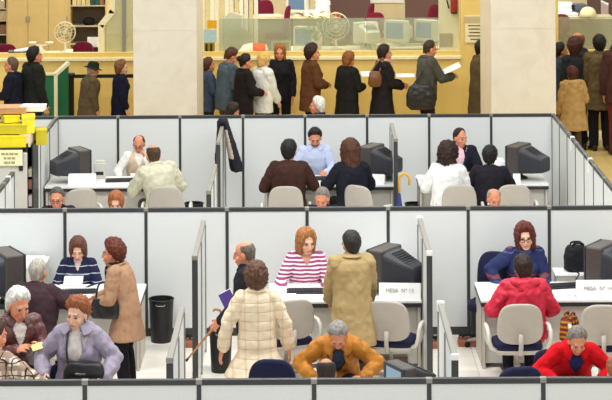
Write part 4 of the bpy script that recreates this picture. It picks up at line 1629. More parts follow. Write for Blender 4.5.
def office(px, py, Y, rz, label, hb=1.0):
    return staff_chair((xat(px, py, Y), Y, PZ), rad(rz), label, 'maroon office chairs', hb, M['maroon'])
office(79, 46, 39.5, 165, 'maroon chair behind the counter beside the desk fan', 1.02)
office(6, 50, 39.5, 190, 'maroon chair at the far end of the counter', .98)
office(374, 15, 45.4, 4, 'maroon chair showing above the glass before the cream wall', 1.02)
office(361, 10, 46.2, 75, 'maroon chair turned sideways before the taupe screen', 1.12)
office(424, 10, 46.2, 60, 'maroon chair before the second taupe screen', 1.10)
office(263, 0, 46.6, 10, 'maroon chair beside the standing clerk in a navy top', 1.2)
office(277, 12, 45.4, 80, 'maroon chair turned sideways between the papers and the clerk', 1.16)
office(559, 17, 45.0, 0, 'maroon chair below the heap of papers beyond the pillar', 1.0)
def taupe(px0, px1, Y, h, label):
    a, b = xat(px0, 10, Y), xat(px1, 10, Y)
    e = empty('office_screen', ((a + b) / 2, Y, PZ), 0, label, 'screen', 'taupe office screens')
    MB().box((0, 0, h / 2), (b - a, .05, h)).build('fabric_board', M['taupe'], e, bevel=.012)
    for sx in (-1, 1):
        MB().box((sx * (b - a) * .45, 0, .03), (.05, .40, .06)).build('foot', M['alu'], e, bevel=.006)
taupe(330, 370.5, 47.6, 1.9, 'taupe screen above the glass, behind the orange haired clerk')
taupe(405, 439.5, 47.6, 1.9, 'taupe screen above the glass, next to the pale pier')
taupe(587, 628, 47.6, 1.9, 'taupe screen beyond the pillar with a white sheet on it')

def back_desk(px0, px1, Y, label, h=.78):
    a, b = xat(px0, 20, Y), xat(px1, 20, Y)
    e = empty('desk', ((a + b) / 2, Y, PZ), 0, label, 'desk', 'office desks beyond the glass')
    MB().box((0, 0, h - .015), (b - a, .8, .03)).build('desk_top', mat('cream laminate', 'e6d9b2', .5), e, bevel=.005)
    MB().box((0, -.34, h / 2), (b - a - .1, .02, h - .05)).build('front_panel', mat('brown laminate', '7d6a45', .6), e)
    for sx in (-1, 1):
        MB().box((sx * (b - a) / 2 * .96, 0, (h - .03) / 2), (.03, .74, h - .03)).build('side_panel', mat('brown laminate', '7d6a45', .6), e)
back_desk(252, 330, 46.0, 'cream desk with papers beyond the glass beside the clerk', .86)
back_desk(378, 440, 41.0, 'cream desk with monitors behind the counter glass', .76)
back_desk(290, 372, 40.6, 'cream desk with the plant behind the counter glass', .76)
back_desk(548, 612, 45.6, 'cream desk heaped with papers beyond the pillar', .86)
back_desk(12, 62, 40.0, 'cream desk with the scale behind the counter, below the tan cupboard', .76)
back_desk(64, 103, 40.3, 'cream desk with the round fan behind the counter beside the booth', .76)
for px, py, Y, rz, z, lab in ((397, 40, 41.0, 150, PZ + .76, 'beige monitor blurred behind the glass on the monitor desk'), (427, 40, 41.1, 140, PZ + .76, 'second beige monitor behind the glass, nearer the pale pier'),
                              (366, 44, 40.7, 20, PZ + .76, 'grey monitor seen from behind through the glass beside the fan'), (298, 6, 46.0, 160, PZ + .86, 'beige monitor with a dark screen above the glass'), (306, 40, 41.4, 150, PZ + .60, 'pale monitor blurred behind the glass beside the plant')):
    crt((xat(px, py, Y), Y, z), rad(rz), lab, 'office monitors beyond the glass', 1.15, M['crtl'], M['crtl'])
# plant
e = empty('potted_plant', (xat(317, 45, 40.5), 40.5, PZ + .76), 0, 'leafy green plant blurred behind the counter glass', 'plant')
MB().lathe([(.001, 0), (.08, 0), (.11, .18), (.10, .18), (.09, .16), (.001, .16)]).build('pot', mat('pale pot', 'd8d2b8', .6), e, smooth=True)
lf, stm = MB(), MB()
for i in range(70):
    a, el = random.uniform(0, 2 * PI), random.uniform(.2, 1.45)
    r = random.uniform(.12, .44)
    p = V((r * math.cos(a) * math.cos(el), r * math.sin(a) * math.cos(el), .20 + r * 1.25 * math.sin(el)))
    R = Rz(a) @ Ry(random.uniform(-.9, .5)) @ Rx(random.uniform(-.6, .6))
    lf.add([p + R @ V(q) for q in ((-.01, 0, 0), (.035, .026, .008), (.09, .020, .004), (.125, 0, -.015), (.09, -.020, .004), (.035, -.026, .008), (.05, 0, -.006))], [(0, 1, 6), (1, 2, 6), (2, 3, 6), (3, 4, 6), (4, 5, 6), (5, 0, 6)])
    if i % 4 == 0:
        stm.tube([(0, 0, .15), (p.x * .5, p.y * .5, (p.z + .15) * .5 + .03), p], .005, 5)
lf.build('foliage', mat('leaf green', '6f8a36', .5, 0, .3, 9), e)
stm.build('stem', mat('stem green', '5c6e2e', .6), e)

# papers heaped on the back desks
def heap(px, py, Y, wd, dp, hh, rz, label, colr, z):
    e = empty('paper_stack', (xat(px, py, Y), Y, z), rad(rz), label, 'papers', 'paper piles in the office')
    n = max(3, int(hh / .018))
    mb = MB()
    for i in range(n):
        mb.box((random.uniform(-.02, .02), random.uniform(-.02, .02), hh * (i + .5) / n), (wd, dp, hh / n * .92), Rz(random.uniform(-.08, .08)))
    mb.build('sheet', mat('paper pile', colr, .8, 0, .08, 20), e)
heap(315, 14, 45.8, .5, .34, .14, 5, 'white paper pile on the desk beside the plant', 'f3efe2', PZ + .86)
heap(323, 6, 46.1, .3, .3, .42, -6, 'tall white paper pile above the glass next to the taupe screen', 'fbfaf6', PZ + .86)
heap(270, 14, 45.8, .5, .3, .05, 4, 'low cream paper pile beside the standing clerk', 'efe6c6', PZ + .86)
heap(566, 14, 45.4, .50, .34, .10, 6, 'white paper heap beyond the pillar, lower one', 'f4f2ee', PZ + .86)
heap(563, 6, 45.75, .40, .34, .30, -8, 'tall white paper heap beyond the pillar', 'f8f7f4', PZ + .86)
heap(579, 5, 45.8, .30, .3, .26, 12, 'slate blue folder pile beyond the pillar', '6d7486', PZ + .86)
e = empty('white_board', (xat(383, 0, 50.05), 50.06, at(383, -1, 50.05).z), 0, 'white board high on the cream wall between the taupe screens', 'board')
MB().box((0, 0, 0), (1.05, .03, .20)).build('board_face', M['paper'], e, bevel=.004)
e = empty('notice', (xat(605, 8, 47.5), 47.55, at(606, 10, 47.5).z), 0, 'pale sheet with a white top pinned on the taupe screen beyond the pillar', 'notice')
MB().box((0, 0, 0), (.18, .012, .34)).build('notice_card', mat('pale mauve card', 'b9a8a4', .8), e)
MB().box((0, -.004, .17), (.20, .02, .05), Ry(rad(25))).build('white_strip', M['paper'], e)
e = empty('office_lamp', (xat(588, 15, 45.2), 45.2, PZ + .78), 0, 'cream domed lamp shade beyond the pillar', 'lamp')
MB().lathe([(.001, 0), (.08, 0), (.08, .02), (.015, .03), (.015, .2)]).build('lamp_foot', M['alu'], e, smooth=True)
MB().lathe([(.20, .12), (.17, .24), (.12, .30), (.05, .33), (.001, .335)]).build('lamp_shade', mat('lamp cream', 'e9dfb6', .6), e, smooth=True)

# hanging strips and signs between the left pillar and the glass
e = empty('window_blind', (xat(214, 20, 35.0), 35.0, 1.75), 0, 'pale vertical blind behind the pillar edge with signs before it', 'blind')
for i in range(12):
    MB().box((-.20 + .085 * i, 0, 1.35), (.075, .012, 2.6), Rz(rad(28))).build('slat', mat('blind cloth', ('f0ead0', 'ddd0a0', 'f4efdc')[i % 3], .8), e)
e = empty('glass_screen', (xat(240, 20, 34.6), 34.36, czt), 0, 'tall pale curved glass screen at the end of the counter', 'glass screen')
a_ = xat(224, 40, 34.7) - xat(240, 20, 34.6); b_ = xat(252, 40, 34.7) - xat(240, 20, 34.6)
pl = [(a_, 0), (a_, .58), (a_ + .12, .72), (a_ + .35, .66), (b_ - .18, .48), (b_ + .02, .30), (b_ + .05, 0)]
MB().prism(pl, -.008, .008).build('glass_sheet', frosted('pale glass', 'dfe0cb', .55), e)
MB().tube([(x, 0, z) for x, z in pl[:-1]], .012).build('edge_trim', mat('glass edge', 'e6e8d6', .3), e, smooth=True)
for px, py, wd, hh, colr, lab in ((212, 24.5, .16, .14, 'dfa414', 'orange yellow sign on the blind at the pillar edge'), (210, 36, .22, .22, 'a9c6c6', 'pale blue poster below the orange sign at the pillar edge'), (209.5, 49, .18, .22, '8f7a14', 'yellow and black poster lowest at the pillar edge')):
    Yp = 34.2
    e = empty('sign', (xat(px, py, Yp), Yp, at(px, py, Yp).z), 0, lab, 'sign')
    MB().box((0, 0, 0), (wd, .012, hh)).build('sign_board', mat('sign', colr, .7), e)
    if colr[0] == '8':
        for q in (-.05, .03):
            MB().box((q, -.008, .02), (.035, .005, .14)).build('dark_mark', mat('black print', '1c1a10', .8), e)
        MB().box((0, -.008, -.08), (.14, .005, .03)).build('dark_mark', mat('black print', '1c1a10', .8), e)
e = empty('shopping_bag', (xat(254, 50, 34.2), 34.2, czt), 0, 'white and orange plastic bag lying on the counter', 'bag')
g = remesh(MB().ell((0, 0, .09), (.24, .14, .12)).ell((-.12, 0, .05), (.16, .12, .08)), .012, 2)
wrinkle(g, .03, 8)
m2 = split_faces(g, lambda c: c.x > -.02 and c.z > .06 and c.x < .2)
obj('bag_body', g, mat('white plastic', 'efe4cf', .4), e)
if m2: obj('orange_print', m2, mat('orange plastic', 'd96a38', .4), e)
e = empty('photo_frame', (xat(281, 48, 34.3), 34.3, at(281, 48, 34.3).z), 0, 'cream framed card on the counter behind the long haired blonde woman', 'frame')
MB().box((0, .012, 0), (.30, .02, .22)).build('card_back', mat('orange card', 'c98a3c', .7), e)
for sx in (-1, 1):
    MB().box((sx * .15, 0, 0), (.03, .03, .25)).build('frame_side', cp, e, bevel=.003)
    MB().box((0, 0, sx * .11), (.30, .03, .03)).build('frame_rail', cp, e, bevel=.003)

# green folding board and the belt barrier
gn = mat('green board', '1e6a45', .6, 0, .06, 4)
e = empty('folding_board', (xat(56, 90, 33.4), 33.4, PZ), 0, 'green folding board with cream edges behind the man in a black jacket', 'board')
zb_ = at(50, 74, 33.4).z - PZ
MB().box((-.28, 0, zb_ / 2), (.56, .04, zb_)).build('board_panel', gn, e)
MB().box((-.28, -.01, zb_), (.58, .06, .04)).build('top_edge', M['cream'], e, bevel=.004)
zb2 = at(60, 67, 33.2).z - PZ
R_ = Rz(rad(-68))
MB().prism([(0, 0), (.24, 0), (.24, zb2 + .02), (0, zb_)], -.02, .02).build('side_leaf', gn, e)
PEND[-1].rotation_euler = (0, 0, rad(40))
MB().box((0, -.01, zb_ / 2), (.06, .06, zb_)).build('corner_edge', M['cream'], e, bevel=.004)
bar((0, 0, zb_), (.24, 0, zb2 + .02), .025).build('sloping_edge', M['cream'], e)
PEND[-1].rotation_euler = (0, 0, rad(40))
def stanchion(px, Y, label):
    e = empty('barrier_post', (xat(px, 100, Y), Y, PZ), 0, label, 'barrier post', 'barrier posts')
    MB().lathe([(.001, 0), (.17, 0), (.17, .02), (.05, .05), (.03, .06)]).build('base', M['black'], e, smooth=True)
    z = at(px, 73, Y).z - PZ
    MB().lathe([(.045, .05), (.045, z - .05), (.058, z - .05), (.058, z), (.001, z)]).build('pole', M['black'], e, smooth=True)
    return e, z
s1, z1 = stanchion(71.5, 33.35, 'black barrier post between the green board and the man in a hat')
s2, z2 = stanchion(148, 33.35, 'black barrier post hidden behind the first pillar')
xa_, xb_ = xat(71.5, 76, 33.35), xat(148, 76, 33.35)
o = MB().box(((xa_ + xb_) / 2, 33.35, PZ + z1 - .055), (xb_ - xa_ - .08, .006, .06)).build('barrier_belt', mat('belt webbing', '1c1a18', .8))
tag(o, 'black webbing belt stretched behind the man in a hat', 'belt')
# ------------------------------------------------------------------ the people: front booths
SK, SKP, SKD, SKR = 'd9a284', 'e3b397', 'b97f5c', 'd58d6c'
navt = cloth('1e1f2b')
blk = cloth('19191c')
shirtw = cloth('eceae6', .8, .05)
DK = .70   # desk height in a seated person's own frame

P = person('woman with short auburn curls in a lilac grey coat, black bag on her lap', 77, 297, 18.6, 172, True, 0, 6, hp=10, hy=-14, hr=-4, sex='f', skin=SKP,
    hair=('puff', '8f5230'), fat=1.12,
    arms={1: dict(t=(.27, .26, .70), pole=(.6, -.4, -.3)), -1: dict(t=(-.30, .24, .68), pole=(-.6, -.4, -.3))},
    up=dict(name='coat', m=cloth('9990a0', .8, .1), t=.034, hem=.14, collar=(.012, .07), lapel=True, v=(cloth('cfc6c0'), .34, .13), vname='blouse', wr=.012),
    legs=dict(m=cloth('33313a')))
LIL = P
person('grey haired man in a brown leather jacket reading beside the plaid shirt', 18, 286, 19.0, 208, True, 0, 14, hp=20, hy=8, hk=1.2, skin=SKR,
    hair=('full', 'cfcbc4'), fat=1.08,
    arms={1: dict(t=(.10, .34, .84)), -1: dict(t=(-.14, .36, .86), grip=True)},
    up=dict(name='jacket', m=leather('5a2f2c'), t=.030, hem=.12, collar=(.0, .04), v=(cloth('d8cfc8'), .22, .08), wr=.012), legs=dict(m=navt))
person('person in a cream and brown plaid shirt at the edge, seen from behind', -5, 318, 17.9, -28, True, 0, 12, hp=12, fat=1.2, hy=-20, skin=SKR,
    hair=('short', '3a241a'), arms={1: dict(t=(.34, .36, .76), pole=(1, -.3, -.3)), -1: dict(t=(-.1, .46, .72))},
    up=dict(name='shirt', m=bands('plaid cloth', 'd3c8b8', [(0, .11, .35, .0, 'a8917f'), (1, .11, .35, .03, 'a8917f'), (2, .11, .35, .0, '9a8272'), (2, .11, .09, .05, '3d2a26'), (0, .11, .09, .05, '3d2a26'), (1, .11, .09, .0, '3d2a26')]), t=.032, hem=.12, collar=(0, .02)), legs=dict(m=navt))
person('grey haired man in a plum jacket seen from behind at the papers desk', 38, 257, 20.5, -18, True, 0, 12, hp=8, skin=SKR,
    hair=('recede', 'a79f94'), fat=1.42, arms={1: dict(t=(.44, .34, .80), pole=(1, -.3, -.3)), -1: dict(t=(-.26, .38, .76))},
    up=dict(name='jacket', m=cloth('3d2b31', .8), t=.036, hem=.14, collar=(.0, .012)), legs=dict(m=blk))
person('woman with a brown bob in a navy jumper with thin white stripes', 78, 236, 21.95, 180, True, 0, 12, hp=30, sex='f', skin=SKP,
    hair=('bob', '5b3625', .026, .17), arms={1: dict(t=(.17, .34, .74), grip=True), -1: dict(t=(-.13, .36, .76), grip=True)},
    up=dict(name='jumper', m=bands('striped navy knit', '22253f', [(2, .085, .10, .0, 'b8bccb')]), t=.022, v=(cloth('cdb6ac'), .09, .04)), legs=dict(m=navt), kfix=None)
TAN = person('auburn haired woman in a tan coat leaning over the desk beside the striped jumper', 112, 240, 20.35, 78, False, 0, 17, hp=2, sex='f', skin=SKR,
    hair=('puff', '5e2a1c', .046), fat=1.08, arms={1: dict(t=(.14, .36, 1.02)), -1: dict(t=(-.14, .34, 1.0), grip=True)},
    up=dict(name='coat', m=cloth('ab8568', .75, .08), t=.036, hem=.30, flare=.05, collar=(.0, .03)), legs=dict(m=cloth('17151a'), t=.02),
    scarf=(bands('patterned scarf', '2e2620', [(2, .05, .45, 0, '8d7a66'), (0, .05, .4, 0, '1c1716')]), .30))
BM = person('balding man in a black jacket, in profile behind the quilted coat', 244, 239, 19.85, 80, False, .0, 4, hp=8, skin=SKR,
    hair=('bald', '6b6057'), arms={-1: dict(t=(-.24, .26, .93), grip=True), 1: dict(t=(.2, .2, .9))},
    up=dict(name='jacket', m=cloth('232228'), t=.026, hem=.14, collar=(.01, .02), v=(cloth('6b5f66'), .2, .06)), legs=dict(m=navt))
QU = person('woman with brown curls in a cream quilted coat seen from behind', 256, 262, 18.95, 6, False, 0, 5, hp=6, sex='f', skin=SKR,
    hair=('curly', '5f4230', .032, .165), fat=1.02,
    arms={-1: dict(t=(-.42, .03, .69), pole=(-1, -.3, 0)), 1: dict(t=(.38, .03, .69), pole=(1, -.3, 0))},
    up=dict(name='coat', m=quilt('quilted cream cloth', 'ead6b8'), t=.030, hem=.31, flare=.14, collar=(.01, .02), wr=.010), legs=dict(m=cloth('7d6a5c'), t=.012))
person('woman with a copper bob in a pink and white striped jumper', 306, 228, 21.9, 186, True, 0, 8, hp=12, hy=18, sex='f', skin=SKP,
    hair=('bob', 'a26a3c', .032, .175), arms={1: dict(t=(.28, .34, .70)), -1: dict(t=(-.16, .36, .72))},
    up=dict(name='jumper', m=bands('pink striped knit', 'efe3e6', [(2, .042, .55, .0, '9d4470')]), t=.024, v=(cloth('c98f78'), .10, .06)), legs=dict(m=navt))
person('man in a khaki trench coat standing with his back to us', 351, 230, 20.42, 8, False, 0, 3, hp=6, hy=14, skin=SKR, glasses=True,
    hair=('short', '2b2623', .022), fat=1.10, arms={1: dict(t=(.22, .26, .86)), -1: dict(t=(-.20, .30, .90))},
    up=dict(name='trench_coat', m=cloth('ad9568', .8, .05), t=.044, hem=.42, flare=.05, collar=(.015, .035), wr=.012), legs=dict(m=cloth('3b3430'), t=.012))
person('grey haired man in a mustard jacket bending over the desk', 338, 320, 18.65, 178, True, 0, 50, hp=46, hy=-4, skin=SKR,
    hair=('short', '8b857f', .02), fat=1.08, arms={1: dict(t=(.24, .44, .66), pole=(.8, -.5, -.1)), -1: dict(t=(-.24, .44, .66), pole=(-.8, -.5, -.1))},
    up=dict(name='jacket', m=mat('mustard suede', 'b5731f', .7, 0, .18, 9, .5), t=.032, hem=.10, collar=(.0, .06), lapel=True, v=(cloth('3a4453'), .28, .13), wr=.014), legs=dict(m=navt))
person('employee whose dark balding head shows before the mustard jacket', 326, 356, 17.0, 4, True, 0, 10, hp=14, skin=SKD,
    hair=('bald', '2f211b'), arms={1: (.2, .4, .74), -1: (-.2, .4, .74)}, up=dict(name='shirt', m=cloth('4b4f63'), t=.02), legs=dict(m=navt))
person('woman with wavy dark red hair and glasses in a navy jumper', 525, 223, 21.95, 186, True, 0, 10, hp=8, hy=-8, hr=5, sex='f', skin=SKP, glasses=True,
    hair=('bob', '5a2418', .034, .185), arms={1: dict(t=(.30, .22, .68), pole=(1, -.3, -.2)), -1: dict(t=(-.12, .36, .72))},
    up=dict(name='jumper', m=bands('navy knit with rust band', '2a3157', [(2, .30, .10, .06, '7a4148'), (2, .30, .05, .10, '50557a')]), t=.026, collar=(.01, .0)), legs=dict(m=navt))
person('client in a hooded red parka seen from behind', 523, 254, 20.65, 3, True, 0, 10, hp=14, hy=6, skin=SKD,
    hair=('full', '2a1a15'), fat=1.16, arms={1: dict(t=(.24, .34, .78)), -1: dict(t=(-.30, .30, .76))},
    up=dict(name='parka', m=mat('red parka nylon', 'c41f3a', .55, 0, .12, 10, .7), t=.050, hem=.16, collar=(.01, .02), hood=True, wr=.018), legs=dict(m=navt))
person('grey haired man in a bright red fleece with a navy collar', 577, 326, 18.55, 182, True, 0, 48, hp=30, hy=4, skin=SKR,
    hair=('short', '7a7068', .024), fat=1.12, arms={1: dict(t=(.22, .44, .66), pole=(.8, -.5, -.1)), -1: dict(t=(-.22, .44, .66), pole=(-.8, -.5, -.1))},
    up=dict(name='fleece', m=cloth('c8121c', .9, .1), t=.036, hem=.10, collar=(.0, .05), v=(cloth('2a2f62'), .22, .10), vname='navy_collar'), legs=dict(m=navt))
person('brown haired employee cut by the picture edge beside the red fleece', 616, 356, 17.3, 20, True, 0, 10, hp=10, skin=SKR,
    hair=('full', '8a5a38'), arms={1: (.2, .4, .74), -1: (-.2, .4, .74)}, up=dict(name='shirt', m=cloth('8a7a6c'), t=.02), legs=dict(m=navt))

# ------------------------------------------------------------------ back booths
person('balding employee with glasses in a beige waistcoat and white sleeves', 139, 134, 28.62, 184, True, 0, 12, hp=22, hy=-10, skin=SKR, glasses=True,
    hair=('bald', '4a3a30'), fat=1.1, arms={1: dict(t=(.30, .34, .74)), -1: dict(t=(-.10, .26, 1.02), pole=(-.4, .2, -1))},
    up=dict(name='waistcoat', m=cloth('d3bfa0'), t=.026, sleeve=cloth('e9e6e0', .8, .05), v=(shirtw, .18, .07)), legs=dict(m=navt), near=False)
person('balding man in a cream jacket leaning on the desk of the beige waistcoat man', 153, 143, 26.95, 22, True, 0, 20, hp=10, side=-8, skin=SKR,
    hair=('bald', '4a3426'), fat=1.12, arms={1: dict(t=(.24, .36, .74)), -1: dict(t=(-.22, .46, .78))},
    up=dict(name='jacket', m=cloth('c9c5ac', .8, .12), t=.042, hem=.14, collar=(.01, .02), wr=.014), legs=dict(m=cloth('4a453c')), near=False)
person('dark haired head with glasses looking up over the middle panels', 57, 186, 24.9, 176, True, 0, 20, hp=12, hk=1.2, skin=SKR, glasses=True,
    hair=('short', '57504a'), arms={1: (.2, .4, .74), -1: (-.2, .4, .74)}, up=dict(name='jacket', m=navt, t=.028), legs=dict(m=navt), near=False)
person('copper haired head bowed behind the middle panels beside the sign', 116, 190, 24.9, 178, True, 0, 20, hk=1.2, hp=28, sex='f', skin=SKP,
    hair=('bob', '9c5c34', .022, .10), arms={1: (.2, .4, .74), -1: (-.2, .4, .74)}, up=dict(name='cardigan', m=cloth('6b6672'), t=.022), legs=dict(m=navt), near=False)
person('man with black hair in a dark brown jumper seen from behind', 289, 139, 26.95, -2, True, 0, 9, hp=8, hy=-12, skin=SKD,
    hair=('short', '191512', .022), fat=1.16, arms={1: dict(t=(.26, .36, .76)), -1: dict(t=(-.27, .30, .72))},
    up=dict(name='jumper', m=cloth('3f2721'), t=.034, hem=.12, collar=(-.01, .0)), legs=dict(m=navt), near=False)
person('bearded dark haired employee in a pale blue shirt looking down', 315, 127, 28.55, 182, True, 0, 10, hp=28, skin=SKR, beard='4a3127',
    hair=('short', '1d1613', .022), arms={1: dict(t=(.24, .34, .74)), -1: dict(t=(-.14, .36, .76))},
    up=dict(name='shirt', m=cloth('b9c2dc', .8, .06), t=.026, collar=(-.005, .03)), legs=dict(m=navt), near=False)
person('woman with long brown hair in a black jacket seen from behind', 350, 140, 26.95, 14, True, 0, 8, hp=6, hy=10, sex='f', skin=SKR,
    hair=('long', '4d2a1a', .042, .32), fat=1.08, arms={1: dict(t=(.2, .36, .76)), -1: dict(t=(-.26, .36, .78))},
    up=dict(name='jacket', m=cloth('1c1d26'), t=.034, hem=.14), legs=dict(m=blk), near=False)
person('grey haired head tilted down over the middle panels before the brown jumper', 322, 186, 24.9, 170, True, 0, 20, hk=1.2, hp=28, hr=-6, skin=SKR,
    hair=('short', '77706a'), arms={1: (.2, .4, .74), -1: (-.2, .4, .74)}, up=dict(name='jacket', m=navt, t=.028), legs=dict(m=navt), near=False)
person('woman with dark curly hair in a white jacket seen from behind', 448, 143, 26.95, -14, True, 0, 8, hp=4, hy=-8, sex='f', skin=SKR,
    hair=('curly', '2f1c15', .05, .19), fat=1.1, arms={1: dict(t=(.2, .34, .74)), -1: dict(t=(-.24, .30, .74))},
    up=dict(name='jacket', m=cloth('ecebe8', .8, .06), t=.038, hem=.06), legs=dict(m=cloth('2c2629')), near=False)
person('employee in a black suit and pink shirt turned to his clients', 460, 127, 28.55, 176, True, 0, 8, hp=8, hy=42, skin=SKR,
    hair=('recede', '231b17'), fat=1.06, arms={1: dict(t=(.26, .30, .72)), -1: dict(t=(-.18, .36, .74))},
    up=dict(name='suit_jacket', m=cloth('1d1f28'), t=.034, lapel=True, v=(cloth('dfb7c4', .8, .05), .34, .09), collar=(-.01, .015)), legs=dict(m=navt), near=False)
person('short haired client in a black shirt beside the white jacket', 490, 145, 26.9, -8, True, 0, 10, hp=8, hy=-6, skin=SKD,
    hair=('short', '15110f', .024), fat=1.10, arms={1: dict(t=(.26, .34, .74)), -1: dict(t=(-.26, .34, .76))},
    up=dict(name='shirt', m=cloth('201d24'), t=.032, hem=.12, collar=(-.005, .01)), legs=dict(m=blk), near=False)
person('bald head with a ruddy face showing over the middle panels', 494, 187, 24.9, 184, True, 0, 18, hk=1.2, hp=18, hy=10, skin='cf8664',
    hair=('bald', '8f8478', .008), arms={1: (.2, .4, .74), -1: (-.2, .4, .74)}, up=dict(name='jacket', m=navt, t=.028), legs=dict(m=navt), near=False)

# ------------------------------------------------------------------ the queue along the counter
QY = 32.95
def q(label, px, py, face, Y=QY, **k):
    k.setdefault('near', False)
    k.setdefault('hk', 1.08)
    k.setdefault('fat', 1.12)
    k['up'].setdefault('collar', (.0, .015))
    return person(label, px, py, Y, face, False, PZ, k.pop('lean', 3), **k)
a_dn = {1: dict(t=(.22, .10, .84)), -1: dict(t=(-.22, .10, .84))}
a_fr = {1: dict(t=(.12, .28, 1.06)), -1: dict(t=(-.12, .28, 1.08))}
dkt = cloth('24242c')
q('man with greying brown hair in a dark suit facing away from the queue', 11, 56, 78, Y=32.0, skin=SKR, hair=('short', '5f4c3c'), arms=a_fr, up=dict(name='suit_jacket', m=cloth('181a28'), t=.028, hem=.16, collar=(.0, .01)), legs=dict(m=dkt))
q('tall dark haired man in a black quilted jacket before the green board', 35, 46, -58, Y=32.2, skin=SKR, hair=('short', '15110e', .024), fat=1.18, arms=a_dn, up=dict(name='jacket', m=cloth('20221f'), t=.044, hem=.18, collar=(.02, .02)), legs=dict(m=cloth('232a3d')))
q('elderly person in a grey brown overcoat and a dark brimmed hat', 93, 62, -72, skin=SKR, hair=('short', '9a9288'), hat=cloth('20241c'), fat=1.3, hp=14, lean=8, arms=a_dn, up=dict(name='overcoat', m=cloth('5d4d3a'), t=.042, hem=.46, flare=.06, collar=(.0, .02)), legs=dict(m=dkt))
q('woman with light brown hair in a navy jacket next to the pillar', 122, 60, -78, sex='f', skin=SKP, hair=('full', '7a5330', .034), arms=a_dn, up=dict(name='jacket', m=cloth('1a1a30'), t=.030, hem=.24, collar=(.0, .01), v=(cloth('c9bfc0'), .12, .05)), legs=dict(m=dkt))
q('person in a denim jacket half hidden behind the first pillar', 209, 57, -70, Y=33.15, skin=SKR, hair=('full', '4d2f1e'), arms=a_fr, up=dict(name='jacket', m=cloth('3d4a5e'), t=.030, hem=.2), legs=dict(m=cloth('2a2c38')))
q('man in a blue grey jacket bowing his head over something', 231, 47, -62, skin=SKR, hair=('short', '4a2c1c', .022), hp=34, lean=10, arms=a_fr, up=dict(name='jacket', m=cloth('4d5a66'), t=.036, hem=.22, collar=(.0, .02)), legs=dict(m=cloth('6a5c42')))
q('woman with black hair tied in a bun and a black jacket', 246, 53, -66, Y=32.5, sex='f', skin=SKR, hair=('bun', '17120f', .018), hp=8, arms=a_fr, up=dict(name='jacket', m=cloth('1f1b1a'), t=.034, hem=.24), legs=dict(m=cloth('94825a')))
q('blonde woman in a puffy white jacket', 264, 52, -50, Y=32.85, sex='f', skin=SKP, hair=('full', 'd2a95e', .030), hp=16, fat=1.12, arms={1: dict(t=(.14, .24, .86)), -1: dict(t=(-.2, .22, .92))}, up=dict(name='jacket', m=cloth('dcdcd6', .7, .06), t=.046, hem=.22, collar=(.01, .02)), legs=dict(m=cloth('1a1a22')))
q('woman with long straight blonde hair in a black jacket, facing us', 280, 43, 176, Y=33.4, sex='f', skin=SKR, hair=('long', '96602a', .018, .30), hp=12, arms=a_dn, up=dict(name='jacket', m=cloth('1b1a1e'), t=.024, hem=.16, collar=(.0, .01)), legs=dict(m=cloth('16161b')))
q('woman with short dark hair in a brown jacket, arms folded', 313, 44, -72, sex='f', skin=SKR, hair=('puff', '2f1813', .036), fat=1.1, arms={1: dict(t=(.06, .24, 1.06), pole=(.6, -.1, -1)), -1: dict(t=(-.08, .24, 1.08), pole=(-.6, -.1, -1))}, up=dict(name='jacket', m=cloth('573620'), t=.036, hem=.26, flare=.02), legs=dict(m=dkt))
MD = q('person with auburn hair in a long black coat holding a white paper', 349, 51, -48, sex='f', skin=SKR, hair=('full', '7d4a22', .026), hp=12, arms={1: dict(t=(.10, .28, 1.10), grip=True), -1: dict(t=(-.14, .26, 1.08), grip=True)}, up=dict(name='coat', m=cloth('1d1b1a'), t=.040, hem=.44, flare=.04), legs=dict(m=dkt))
MW = q('woman in a knee length black coat with a pale scarf, holding out a paper', 385, 44, -74, sex='f', skin=SKR, hair=('full', '20160f', .024), arms={1: dict(t=(.08, .30, 1.04), grip=True), -1: dict(t=(-.06, .32, 1.06), grip=True)}, up=dict(name='coat', m=cloth('211d1e'), t=.034, hem=.36, flare=.05), legs=dict(m=cloth('6d5139'), t=.004), scarf=(cloth('c9a58c'), .26))
MB_ = q('man in a grey jacket reading papers, big black shoulder bag at his hip', 430, 39, -70, skin=SKR, hair=('recede', '362a20'), hp=16, lean=6, arms={1: dict(t=(.10, .40, 1.14), grip=True), -1: dict(t=(-.06, .38, 1.14), grip=True)}, up=dict(name='jacket', m=cloth('4c4c44'), t=.036, hem=.14, collar=(.0, .02)), legs=dict(m=cloth('26262a')))
q('person in an olive coat mostly hidden by the second pillar', 482, 39, -80, Y=33.2, skin=SKR, hair=('short', '1d1713'), arms=a_dn, up=dict(name='coat', m=cloth('5a4c34'), t=.032, hem=.40, flare=.02), legs=dict(m=dkt))
# low heads just beyond the back panels
person('reddish brown head low beyond the back panels by the yellow boxes', 27, 107, 30.0, 10, True, PZ, 8, kfix=.95, skin=SKD, hair=('full', '8a4426'), near=False, up=dict(name='jacket', m=cloth('2c2a38'), t=.03), legs=dict(m=dkt))
person('dark haired child peering over the back panels beside the queue', 233, 102, 30.1, -60, True, PZ, 14, hp=20, kfix=.9, skin=SKR, hair=('full', '241813'), near=False, up=dict(name='jacket', m=cloth('2a2628'), t=.03), legs=dict(m=dkt))
person('white haired head beyond the back panels below the brown jacket', 317, 96, 30.1, 84, True, PZ, 6, kfix=.95, skin=SKR, hair=('full', 'dcd8cc'), near=False, up=dict(name='jacket', m=cloth('2a2a30'), t=.03, collar=(.0, .02)), legs=dict(m=dkt))
